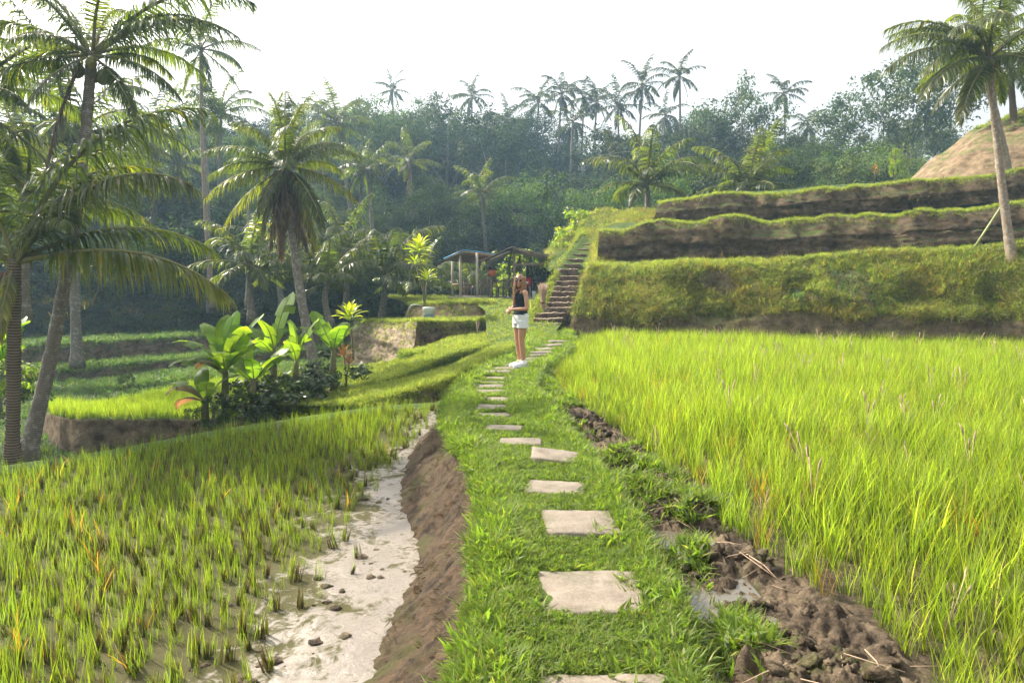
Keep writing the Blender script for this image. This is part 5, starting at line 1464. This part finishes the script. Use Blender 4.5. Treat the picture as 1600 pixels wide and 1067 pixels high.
part(slab(A + [.03, .02, -.035], B + [.0, .04, -.035], C + [-.03, .0, -.035], .03), 'ceiling_mat', 'roof_under', pv)
for f in np.linspace(.08, .92, 7):
    part(beam(A + (B - A) * f + [0, 0, -.06], D + (C - D) * f + [0, 0, -.06], .05), 'rafter', 'wood', pv)
posts = [(at(719.5, 466, 30.0), 408), (at(745.5, 466, 29.8), 404)]
for (b, vt) in posts:
    top = at(800 + b[0] / b[1] * 1067, vt, b[1])
    part(beam([b[0], b[1], .82], [b[0], b[1], top[2] + .25], .11), 'post', 'wood_pale', pv)
for (x, y) in ((-2.75, 31.6), (-1.1, 32.0)):
    part(beam([x, y, .82], [x, y, 2.62], .10), 'post', 'wood_pale', pv)
part(MB().box((-1.55, 31.0, .90), (2.6, 2.4, .16)), 'floor_deck', 'wood_dark', pv)
part(MB().box((-1.75, 29.72, .93), (1.5, .25, .22)), 'kerb', 'rock', pv)
for (a, b, z) in (((-2.28, 30.0), (-1.52, 29.85), 1.55), ((-2.28, 30.0), (-2.75, 31.6), 1.55), ((-2.28, 30.0), (-1.52, 29.85), 1.05)):
    part(beam([*a, z], [*b, z - .02], .06), 'rail', 'wood', pv)
for k in range(5):
    x = -2.2 + k * .14
    part(beam([x, 29.98 - k * .03, 1.0], [x, 29.98 - k * .03, 1.53], .035), 'baluster', 'wood', pv)

hut = thing('hut', 'weathered open hut with low gabled roof beside the stairs', 'hut', (.7, 31, .85))
r0_, r1_ = at(800, 389, 29.6), at(806, 393, 34)
le0, le1 = at(752, 411, 29.2), at(765, 409, 33.6)
re0, re1 = at(890, 408, 29.9), at(874, 408, 34)
part(slab(r0_, r0_ + (r1_ - r0_), r1_ + (re0 - r0_), .05), 'roof', 'roof_grey', hut)
lf_ = part(slab(le0 + [.35, 0, .1], le1 + [.35, 0, .1], r1_ + [0, 0, .01], .05), 'roof', 'roof_grey', hut)
for k in range(9):   # overlapping roof strips, worn ends
    f = k / 9
    a = r0_ + (re0 - r0_) * f; b = r0_ + (re0 - r0_) * (f + .13)
    dpt = (r1_ - r0_) * random.uniform(.96, 1.02)
    part(slab(a + [0, -.1 * random.random(), .06 + .02], b + [0, -.1 * random.random(), .055], b + dpt + [0, 0, .055], .025), 'roof_sheet', 'roof_grey', hut)
for k in range(5):
    f = k / 5
    a = le0 + (r0_ - le0) * f; b = le0 + (r0_ - le0) * (f + .22); dpt = (r1_ - r0_)
    part(slab(a + [0, -.15 * random.random(), .09], b + [0, -.1 * random.random(), .07], b + dpt + [0, 0, .07], .025), 'roof_sheet', 'roof_grey' if k else 'wood', hut)
part(beam(r0_ + [0, .25, -.08], re0 + [0, .25, -.08], .10, .14), 'gable_beam', 'wood', hut)
part(beam(r0_ + [0, .25, -.08], le0 + [0.2, .25, -.02], .09, .12), 'gable_beam', 'wood', hut)
part(beam(at(805, 414, 29.9), at(868, 412, 30.1), .09, .1), 'tie_beam', 'wood', hut)
for f in (.25, .5, .75):
    part(beam(r0_ + (re0 - r0_) * f + [0, .1, -.1], r1_ + (re0 - r0_) * f + [0, -.1, -.1], .06), 'rafter', 'wood', hut)
for (u, vt, d) in ((803.5, 393, 29.9), (796, 402, 31.2), (865.5, 410, 30.2), (767, 412, 30.6), (860, 408, 33.4), (812, 400, 33.4)):
    b = at(u, 470, d); tp = at(u, vt, d)
    part(beam([b[0], d, .8], [b[0], d, tp[2] + .02], .12 if u in (803.5, 865.5) else .10), 'post', 'wood' if u != 767 else 'wood_pale', hut)
bw = [at(822, 414, 33.0), at(880, 414, 33.0)]
for k in range(11):   # dark board back wall
    x = bw[0][0] + (bw[1][0] - bw[0][0]) * (k + .5) / 11
    part(MB().box((x, 33.0 + .015 * (k % 2), 1.62), ((bw[1][0] - bw[0][0]) / 11 - .012, .03, 1.62)), 'board', 'wood_dark', hut)
for k in range(8):
    part(MB().box((2.28 + .015 * (k % 2), 30.5 + k * .32, 1.62), (.03, .305, 1.62)), 'board', 'wood_dark', hut)
part(MB().box((.7, 31.2, .92), (3.6, 3.2, .12)), 'floor_deck', 'rock', hut)
part(MB().box((1.55, 32.5, 1.65), (1.2, .35, .05)), 'shelf', 'wood', hut)
for (x, h_) in ((1.15, .22), (1.4, .3), (1.75, .18), (1.95, .26)):
    tag(part(MB().tube(np.array([[x, 32.48, 1.68], [x, 32.48, 1.68 + h_ * .6], [x, 32.48, 1.68 + h_]]), [.05, .055, .025], 8), 'jar', 'bluegrey', hut), 'jar on the dark hut shelf')

def chair_at(label, x, y, z, rz, h=.78, w=.42):
    t = thing('wooden_chair', label, 'chair', (x, y, z), rz, 'wooden chairs in the pavilions')
    MB().box((0, 0, .42), (w, w, .04)).build('seat', M['wood'], t, False)
    for sx in (-1, 1):
        for sy in (-1, 1):
            MB().box((sx * (w / 2 - .03), sy * (w / 2 - .03), .21 if sy < 0 else h / 2), (.045, .045, .42 if sy < 0 else h)).build('leg', M['wood'], t, False)
    for k in range(3): MB().box(((k - 1) * .11, w / 2 - .03, .6), (.05, .02, .3)).build('back_slat', M['wood'], t, False)
    MB().box((0, w / 2 - .03, h - .05), (w, .03, .09)).build('back_rail', M['wood'], t, False)
chair_at('chair with slatted back nearest the pale pavilion post', -1.15, 30.6, .98, 2.8)
chair_at('chair between the pavilion and the hut', -.65, 30.9, .98, 2.2)
chair_at('chair left of the woman inside the hut', -.15, 30.5, .98, 3.5)
chair_at('chair farthest left under the blue edged roof', -1.95, 31.2, .98, 1.2)
tb = thing('wooden_table', 'plain wooden table under the pavilion roofs', 'table', (-.9, 31.6, .98))
MB().box((0, 0, .72), (1.2, .6, .05)).build('table_top', M['wood'], tb, False)
for sx in (-1, 1):
    for sy in (-1, 1): MB().box((sx * .52, sy * .24, .35), (.06, .06, .7)).build('leg', M['wood'], tb, False)
cr_ = thing('red_cooler', 'red cooler box on a stand behind the woman', 'cooler', (.62, 30.35, .98))
MB().box((0, 0, .62), (.42, .3, .34)).build('body', M['red'], cr_, False); MB().box((0, 0, .81), (.45, .33, .05)).build('lid', M['red'], cr_, False)
MB().box((0, -.155, .62), (.2, .012, .12)).build('handle', M['white'], cr_, False)
for sx in (-1, 1):
    for sy in (-1, 1): MB().box((sx * .18, sy * .12, .22), (.04, .04, .46)).build('leg', M['wood_pale'], cr_, False)
bk = thing('bucket', 'white bucket on the hut floor', 'bucket', (.98, 30.0, .98))
MB().tube(np.array([[0, 0, 0], [0, 0, .2], [0, 0, .25]]), [.09, .11, .115], 12).build('body', M['white'], bk); MB().tube(np.array([[0, 0, .24], [0, 0, .262]]), [.12, .12], 12).build('rim', M['white'], bk)
ln = thing('lantern', 'orange hanging lantern between pavilion and hut', 'lantern', at(769, 426, 30.2))
th = np.linspace(0, math.pi, 8)
MB().tube(np.stack([0 * th, 0 * th, -np.cos(th) * .2], 1), np.maximum(.03, np.sin(th) * .19), 12).build('shade', M['orange'], ln)
MB().tube(np.array([[0, 0, .15], [0, 0, .2], [0, 0, .26]]), [.26, .2, .03], 12).build('cap', M['wood_dark'], ln)
MB().tube(np.array([[0, 0, .2], [0, 0, .5]]), .012, 5).build('cord', M['wood_dark'], ln)

# sheaf of dry stalks beside the stairs, tub, bent steel rail, prop pole, bamboo spout
sh = thing('stalk_sheaf', 'sheaf of dry stalks tied at the middle standing beside the stairs', 'sheaf', at(848.5, 489, 21.9))
for k in range(46):
    a = k * 2.4; r_ = math.sqrt((k + .5) / 46)
    rt = .20 * r_; rb = .15 * r_
    P = np.array([[rb * math.cos(a + .6), rb * math.sin(a + .6), 0], [.06 * r_ * math.cos(a + .3), .06 * r_ * math.sin(a + .3), .34], [rt * .7 * math.cos(a), rt * .7 * math.sin(a), .7], [rt * math.cos(a), rt * math.sin(a), .85 + .12 * random.random()]])
    MB().tube(P, [.012, .012, .010, .006], 4).build('stalk', M['straw'], sh)
MB().tube(np.array([[0, 0, .30], [0, 0, .38]]), [.082, .082], 12).build('tie', M['rachis_dry'], sh)
tub = thing('planting_tub', 'blue and white tub at the foot of the tall strap plant', 'tub', at(670, 497, 22.9))
MB().tube(np.array([[0, 0, -.02], [0, 0, .14], [0, 0, .15]]), [.17, .185, .185], 16).build('lower_band', M['bluegrey'], tub)
MB().tube(np.array([[0, 0, .15], [0, 0, .33], [0, 0, .36]]), [.183, .2, .21], 16).build('upper_band', M['white'], tub)
rl = thing('steel_handrail', 'small bent steel handrail left of the tub', 'handrail', at(648, 492, 24.5))
for dy in (0, .35):
    MB().tube(np.array([[-.28, dy, -.3], [-.2, dy, .25], [-.1, dy, .36], [.1, dy, .36], [.3, dy, .34]]), .018, 6).build('tube', M['steel'], rl)
pp = thing('prop_pole', 'slanting bamboo pole propping the leaning right palm', 'pole', at(1524, 385, 20.2))
d_ = at(1572, 312, 19.8) - at(1524, 385, 20.2)
MB().tube(np.array([-d_ * .05, d_ * .25, d_ * .5, d_ * .75, d_]), [.035, .034, .033, .032, .03], 8).build('pole', M['bamboo'], pp)
for f in (.3, .55, .8): MB().tube(np.array([d_ * f, d_ * (f + .02)]), [.038, .038], 8).build('node', M['bamboo'], pp)
fk = thing('forked_stick', 'pale forked stick standing against the shaded earth wall', 'stick', at(746, 528, 20.5))
MB().tube(np.array([[0, 0, -.1], [0, 0, .25], [-.03, -.01, .5]]), [.02, .016, .01], 6).build('stem', M['straw'], fk); MB().tube(np.array([[0, 0, .2], [.05, 0, .4], [.05, 0, .52]]), [.014, .011, .008], 6).build('fork', M['straw'], fk)

# ------------------------------------------------------------------ the woman
def skinmat(name, c):
    m, n, l, b, o = mat(name)
    b.inputs['Base Color'].default_value = (*c, 1); b.inputs['Roughness'].default_value = .5
    b.inputs['Subsurface Weight'].default_value = .12; b.inputs['Subsurface Radius'].default_value = (.02, .008, .005); b.inputs['Subsurface Scale'].default_value = .5
    return m
M['skin'] = skinmat('tanned skin', (.46, .25, .15))
M['hair'] = plain('long light brown hair', (.24, .125, .058), .45, .4, .55, 40)
M['top'] = plain('dark blue grey cotton', (.022, .032, .042), .85, .15, .15, 30, .003)
M['denim'] = plain('white denim', (.72, .72, .70), .85, .15, .06, 40, .003)
M['shoe'] = plain('white canvas shoe', (.80, .80, .80), .6, .3, .04, 20)
M['sole'] = plain('white rubber sole', (.66, .66, .65), .6, .3, .04, 20)
M['glass'] = plain('dark sunglasses lens', (.02, .012, .012), .12, .6, .1)

def capsule(mb, pts, rad, n=14, sub=4):
    """closed tapering limb with rounded ends"""
    pts, rad = np.asarray(pts, float), np.asarray(rad, float)
    t = np.linspace(0, 1, len(pts)); q = np.linspace(0, 1, (len(pts) - 1) * sub + 1)
    P = resample(pts, len(q)); r = np.interp(q, t, rad)
    d0 = P[0] - P[1]; d0 /= np.linalg.norm(d0); d1 = P[-1] - P[-2]; d1 /= np.linalg.norm(d1)
    a = np.array([80, 55, 30]) * math.pi / 180
    P = np.vstack([[P[0] + d0 * r[0] * math.sin(x) for x in a], P, [P[-1] + d1 * r[-1] * math.sin(x) for x in a[::-1]]])
    r = np.concatenate([r[0] * np.cos(a), r, r[-1] * np.cos(a[::-1])])
    mb.tube(P, r, n)
def rings(mb, secs, n=24, sub=5):
    """torso-like loft: sections (z, cx, cy, rx, ry), smoothly interpolated, closed"""
    S = np.asarray(secs, float)
    t = np.linspace(0, 1, len(S)); q = np.linspace(0, 1, (len(S) - 1) * sub + 1)
    def cr(c):
        m_ = np.gradient(c, t); out = []
        for x in q:
            i = min(len(S) - 2, int(x * (len(S) - 1))); h = t[i + 1] - t[i]; f = (x - t[i]) / h
            out.append((2 * f ** 3 - 3 * f ** 2 + 1) * c[i] + (f ** 3 - 2 * f ** 2 + f) * h * m_[i] + (-2 * f ** 3 + 3 * f ** 2) * c[i + 1] + (f ** 3 - f ** 2) * h * m_[i + 1])
        return np.array(out)
    Q = np.stack([cr(S[:, k]) for k in range(5)], 1)
    th = np.linspace(0, 2 * math.pi, n, endpoint=False)
    V = np.stack([Q[:, 1:2] + Q[:, 3:4] * np.cos(th), Q[:, 2:3] + Q[:, 4:5] * np.sin(th), np.repeat(Q[:, :1], n, 1)], -1).reshape(-1, 3)
    k = len(Q)
    i = np.arange(k - 1)[:, None] * n; j = np.arange(n)[None]; j2 = (j + 1) % n
    F = np.stack([i + j, i + j2, i + n + j2, i + n + j], -1).reshape(-1, 4)
    n0 = mb.n
    mb.add(V, F)
    T = []
    for a in range(1, n - 1): T += [[0, a + 1, a], [(k - 1) * n, (k - 1) * n + a, (k - 1) * n + a + 1]]
    mb.F3.append(np.array(T) + n0); mb.m3 += [0] * len(T)
pw = gp(811, 574.5, 0.04)
wz = float(Z(np.array([pw[0]]), np.array([pw[1]]))[0]) + .045
YAW = R(-64)
woman = thing('person', 'woman in dark sleeveless top and white shorts standing on the path, hands clasped', 'person', (pw[0] + .02, pw[1], wz), YAW)
HY = R(52)                                      # head turns back towards the camera
def hr(p, piv=(0, -.01, 1.45)):
    p = np.asarray(p, float) - piv
    c, s = math.cos(HY), math.sin(HY)
    return np.stack([p[..., 0] * c - p[..., 1] * s, p[..., 0] * s + p[..., 1] * c, p[..., 2]], -1) + piv
body = MB()
TORSO = [(.80, 0, .01, .10, .09), (.86, 0, .012, .165, .115), (.93, 0, .015, .172, .122), (1.0, 0, .005, .148, .105), (1.08, 0, -.005, .125, .092), (1.16, 0, -.008, .130, .098), (1.25, 0, -.012, .148, .112), (1.33, 0, .0, .155, .102), (1.40, 0, .012, .140, .078), (1.435, 0, .015, .085, .06)]
rings(body, TORSO)
capsule(body, [(0, .012, 1.38), (0, .0, 1.46), (0, -.012, 1.53)], [.062, .052, .052])
rings(body, [(1.455, 0, -.035, .03, .035), (1.475, 0, -.035, .048, .062), (1.52, 0, -.018, .064, .084), (1.565, 0, -.008, .071, .092), (1.61, 0, 0, .073, .094), (1.645, 0, .002, .066, .084), (1.675, 0, .004, .042, .055), (1.685, 0, .004, .015, .02)])
n_head = len(body.V)
hv = body.V.pop(); body.V.append(hr(hv))
fm = MB()   # nose, brows, lips, ears turned with the head
capsule(fm, [(0, -.094, 1.585), (0, -.108, 1.558), (0, -.112, 1.545)], [.008, .010, .013], 8)
capsule(fm, [(-.022, -.086, 1.508), (0, -.094, 1.507), (.022, -.086, 1.508)], [.006, .009, .006], 8)
capsule(fm, [(0, -.08, 1.475), (0, -.082, 1.468)], [.022, .018], 8)
for s in (-1, 1): capsule(fm, [(s * .073, .005, 1.585), (s * .078, .01, 1.55)], [.014, .009], 8)
body.V += [hr(v) for v in fm.V]; body.UV += fm.UV; body.F4 += [f + body.n for f in fm.F4]; body.F3 += [f + body.n for f in fm.F3]; body.m4 += fm.m4; body.m3 += fm.m3; body.n += fm.n
for s in (-1, 1):
    capsule(body, [(s * .088, .012, .90), (s * .092, .0, .72), (s * .082, -.012, .50), (s * .082, .008, .34), (s * .075, .03, .10)], [.098, .082, .056, .054, .035])
    capsule(body, [(s * .075, .035, .09), (s * .078, -.05, .045), (s * .082, -.13, .035)], [.036, .036, .028])
    capsule(body, [(s * .115, .012, 1.37), (s * .168, .015, 1.365), (s * .19, .02, 1.33)], [.048, .050, .048])
# arms: both bent, hands clasped in front of the waist
def arm(s, sh_, el, wr, tip):
    capsule(body, [sh_, (np.array(sh_) * .5 + np.array(el) * .5) + [s * .006, 0, 0], el], [.046, .042, .035])
    capsule(body, [el, np.array(el) * .55 + np.array(wr) * .45, wr], [.036, .034, .023])
    wr, tip = np.array(wr), np.array(tip)
    d = tip - wr; d /= np.linalg.norm(d)
    side = np.array([0, 0, 1.0]) - d * d[2]; side /= np.linalg.norm(side)
    nrm = np.cross(d, side) * s
    for q in (-.022, -.007, .008, .022): capsule(body, [wr + side * q * .6, wr + d * .075 + side * q], [.016, .013], 8, 2)
    for q, ln_ in ((-.026, .060), (-.009, .074), (.009, .078), (.026, .070)):
        b_ = wr + d * .08 + side * q
        capsule(body, [b_, b_ + d * ln_ * .5 + nrm * .010, b_ + d * ln_ * .75 + nrm * .034, b_ + d * ln_ * .7 + nrm * .052], [.0095, .009, .008, .007], 8, 2)
    b_ = wr + d * .03 + side * .03
    capsule(body, [b_, b_ + d * .03 + side * .022 + nrm * .012, b_ + d * .06 + side * .02 + nrm * .03], [.012, .010, .008], 8, 2)
arm(1, (.185, .02, 1.335), (.242, .015, 1.075), (.075, -.205, 1.06), (-.02, -.25, 1.045))
arm(-1, (-.185, .02, 1.335), (-.238, -.02, 1.08), (-.10, -.225, 1.03), (-.01, -.255, 1.01))
bo = body.build('body', M['skin'], woman)
rm = bo.modifiers.new('remesh', 'REMESH'); rm.mode = 'VOXEL'; rm.voxel_size = .006; rm.use_smooth_shade = True
sm = bo.modifiers.new('smooth', 'SMOOTH'); sm.iterations = 3; sm.factor = .5
def shell(name, secs, m, thick=.006, n=40, hem=0.0, seed=0, cut=None):
    """cloth tube around the torso, open at both ends, with small folds"""
    S = np.asarray(secs, float); k = 26
    q = np.linspace(0, len(S) - 1, k); Q = np.stack([np.interp(q, np.arange(len(S)), S[:, c]) for c in range(5)], 1)
    th = np.linspace(0, 2 * math.pi, n, endpoint=False)
    V = np.stack([Q[:, 1:2] + Q[:, 3:4] * np.cos(th), Q[:, 2:3] + Q[:, 4:5] * np.sin(th), np.repeat(Q[:, :1], n, 1)], -1)
    f = 1 + .022 * fbm(V * np.array([14, 14, 6]), 3, seed)
    V[..., 0] *= f; V[..., 1] *= f
    if hem: V[0, :, 2] += hem * np.random.default_rng(seed).normal(0, 1, n)
    if cut is not None: V[-1, :, 2] = cut(th); V[-2, :, 2] = np.minimum(V[-2, :, 2], cut(th) - .01); V[-3, :, 2] = np.minimum(V[-3, :, 2], cut(th) - .02)
    i = np.arange(k - 1)[:, None] * n; j = np.arange(n)[None]; j2 = (j + 1) % n
    F = np.stack([i + j, i + j2, i + n + j2, i + n + j], -1).reshape(-1, 4)
    o = MB().add(V.reshape(-1, 3), F).build(name, M[m], woman)
    s_ = o.modifiers.new('thickness', 'SOLIDIFY'); s_.thickness = thick; s_.offset = 1
    return o
def grow(S, a): return [(z, x, y, rx + a, ry + a) for (z, x, y, rx, ry) in S]
shell('top', grow([(.965, 0, .006, .165, .118), (1.0, 0, .005, .152, .109)] + TORSO[4:9], .008), 'top', .005, seed=5, cut=lambda th: 1.375 - .055 * np.maximum(0, np.sin(-th)) ** 2 + .02 * np.abs(np.cos(th)) ** 8)
for s in (-1, 1):   # shoulder straps
    MB().tube(np.array([(s * .085, -.092, 1.335), (s * .088, -.062, 1.40), (s * .09, .012, 1.432), (s * .088, .078, 1.39), (s * .085, .098, 1.34)]), .016, 8).build('strap', M['top'], woman)
shorts = shell('shorts', grow([(.80, 0, .008, .168, .122), (.86, 0, .01, .172, .124), (.93, 0, .015, .174, .125), (.985, 0, .008, .158, .112)], .008), 'denim', .006, seed=6)
for s in (-1, 1):   # short frayed legs
    P = [(s * .088, .005, .83), (s * .091, .0, .74)]
    k = 10; n = 28
    th = np.linspace(0, 2 * math.pi, n, endpoint=False)
    V = np.array([[s * .090 + (.103 + .006 * (1 - f) + .004 * math.sin(5 * a)) * math.cos(a), .004 + (.108 + .004 * math.sin(4 * a)) * math.sin(a), .715 + .145 * f + (.012 * random.random() if f == 0 else 0)] for f in np.linspace(0, 1, k) for a in th])
    i = np.arange(k - 1)[:, None] * n; j = np.arange(n)[None]; j2 = (j + 1) % n
    o = MB().add(V, np.stack([i + j, i + j2, i + n + j2, i + n + j], -1).reshape(-1, 4)).build('trouser_leg', M['denim'], shorts)
    o.modifiers.new('thickness', 'SOLIDIFY').thickness = .006
for s in (-1, 1):
    mb = MB()
    x0 = s * .082
    V, n, secs = [], 18, [(.055, .03, .040, .085), (.03, .04, .045, .085), (-.02, .042, .052, .072), (-.07, .046, .046, .058), (-.12, .046, .036, .046), (-.16, .038, .026, .036), (-.178, .018, .016, .026)]
    capsule(mb, [(x0, .045, .07), (x0, .02, .055), (x0, -.05, .045), (x0, -.11, .035), (x0, -.15, .03)], [.046, .047, .044, .042, .034], 16)
    capsule(mb, [(s * .077, .035, .06), (s * .076, .033, .115)], [.046, .043], 16, 3)
    sh_ = mb.build('shoe', M['shoe'], woman)
    th = np.linspace(0, 2 * math.pi, 28, endpoint=False)
    ol = np.stack([x0 + .047 * np.cos(th) * (1 - .12 * np.sin(th)), -.05 + .135 * np.sin(th)], 1)
    V = np.vstack([np.c_[ol, np.full(28, z)] for z in (-.008, .022)]); i = np.arange(28)
    F = np.stack([i, (i + 1) % 28, 28 + (i + 1) % 28, 28 + i], 1)
    sb = MB().add(V, F); sb.F3.append(np.array([[0, a + 1, a] for a in range(1, 27)] + [[28, 28 + a, 29 + a] for a in range(1, 27)])); sb.m3 += [0] * 52
    sb.build('sole', M['sole'], sh_)
# hair: cap plus long wavy locks, parted in the middle
hair = MB()
g = np.random.default_rng(77)
th = np.linspace(0, 2 * math.pi, 29)[:-1]; ph = np.linspace(0, R(100), 9)[:, None]
capv = np.stack([.090 * np.sin(ph) * np.cos(th), .008 + .112 * np.sin(ph) * np.sin(th), 1.592 + .112 * np.cos(ph) * np.ones_like(th)], -1)
front = (capv[..., 1] < -.055) & (capv[..., 2] < 1.628)
capv[..., 2] = np.where(front, 1.628, capv[..., 2])
i, j = np.meshgrid(np.arange(8), np.arange(28), indexing='ij')
capv = capv * 1.0
hair.add(hr(capv.reshape(-1, 3)), np.stack([i * 28 + j, i * 28 + (j + 1) % 28, i * 28 + 28 + (j + 1) % 28, i * 28 + 28 + j], -1).reshape(-1, 4))
for k in range(150):
    a = g.uniform(R(-52), R(232))                # around the back and both sides
    s_ = np.array([.086 * math.cos(a), .010 + .104 * math.sin(a), 1.618 + g.uniform(-.03, .04)])
    L_ = g.uniform(.34, .46)
    wv, pz = g.uniform(.006, .013), g.random() * 6.28
    P = []
    for q in np.linspace(0, 1, 12):
        fl = 1 + .55 * math.sin(min(1, q * 1.3) * math.pi / 2) * (.5 if math.sin(a) > .3 else .32)
        x = s_[0] * fl + wv * math.sin(q * 17 + pz); y = .012 + (s_[1] - .012) * (1 + .12 * q) + wv * math.cos(q * 15 + pz)
        if math.sin(a) < .25: y -= .055 * min(1, q * 1.6)
        P.append([x, y, s_[2] - L_ * q])
    hair.tube(hr(np.array(P)), np.interp(np.linspace(0, 1, 12), [0, .2, .7, 1], [.010, .013, .011, .003]), 5)
hair.build('hair', M['hair'], woman)
gl = MB()
for s in (-1, 1):
    t_ = np.linspace(0, 2 * math.pi, 17)[:-1]
    V = np.vstack([[[s * .034 + .027 * math.cos(x), -.104 + abs(s * .034 + .027 * math.cos(x)) ** 2 * 5, 1.583 + .022 * math.sin(x)] for x in t_], [[s * .034, -.107, 1.583]]])
    F = [[q, (q + 1) % 16, 16] for q in range(16)]
    gl.add(hr(V), np.array(F))
sg = gl.build('sunglasses', M['glass'], woman); sg.modifiers.new('thickness', 'SOLIDIFY').thickness = .004
fr_ = MB()
fr_.tube(hr(np.array([(-.012, -.105, 1.588), (0, -.108, 1.59), (.012, -.105, 1.588)])), .003, 6)
for s in (-1, 1): fr_.tube(hr(np.array([(s * .06, -.09, 1.59), (s * .074, -.04, 1.59), (s * .076, .01, 1.585)])), .003, 6)
fr_.build('frame', M['glass'], sg)

# ------------------------------------------------------------------ humid air over the whole valley
hz = bpy.data.materials.new('humid air'); hz.use_nodes = True
n, l = hz.node_tree.nodes, hz.node_tree.links
n.clear()
out = n.new('ShaderNodeOutputMaterial'); pvn = n.new('ShaderNodeVolumePrincipled')
pvn.inputs['Color'].default_value = (.48, .74, 1.0, 1); pvn.inputs['Density'].default_value = .0014; pvn.inputs['Anisotropy'].default_value = .3
l.new(pvn.outputs[0], out.inputs['Volume'])
hb = MB().box((0, 60, 15.5), (500, 400, 40)).build('haze', hz, None, False)
tag(hb, 'pale blue humid haze over the valley', None, None, 'stuff')
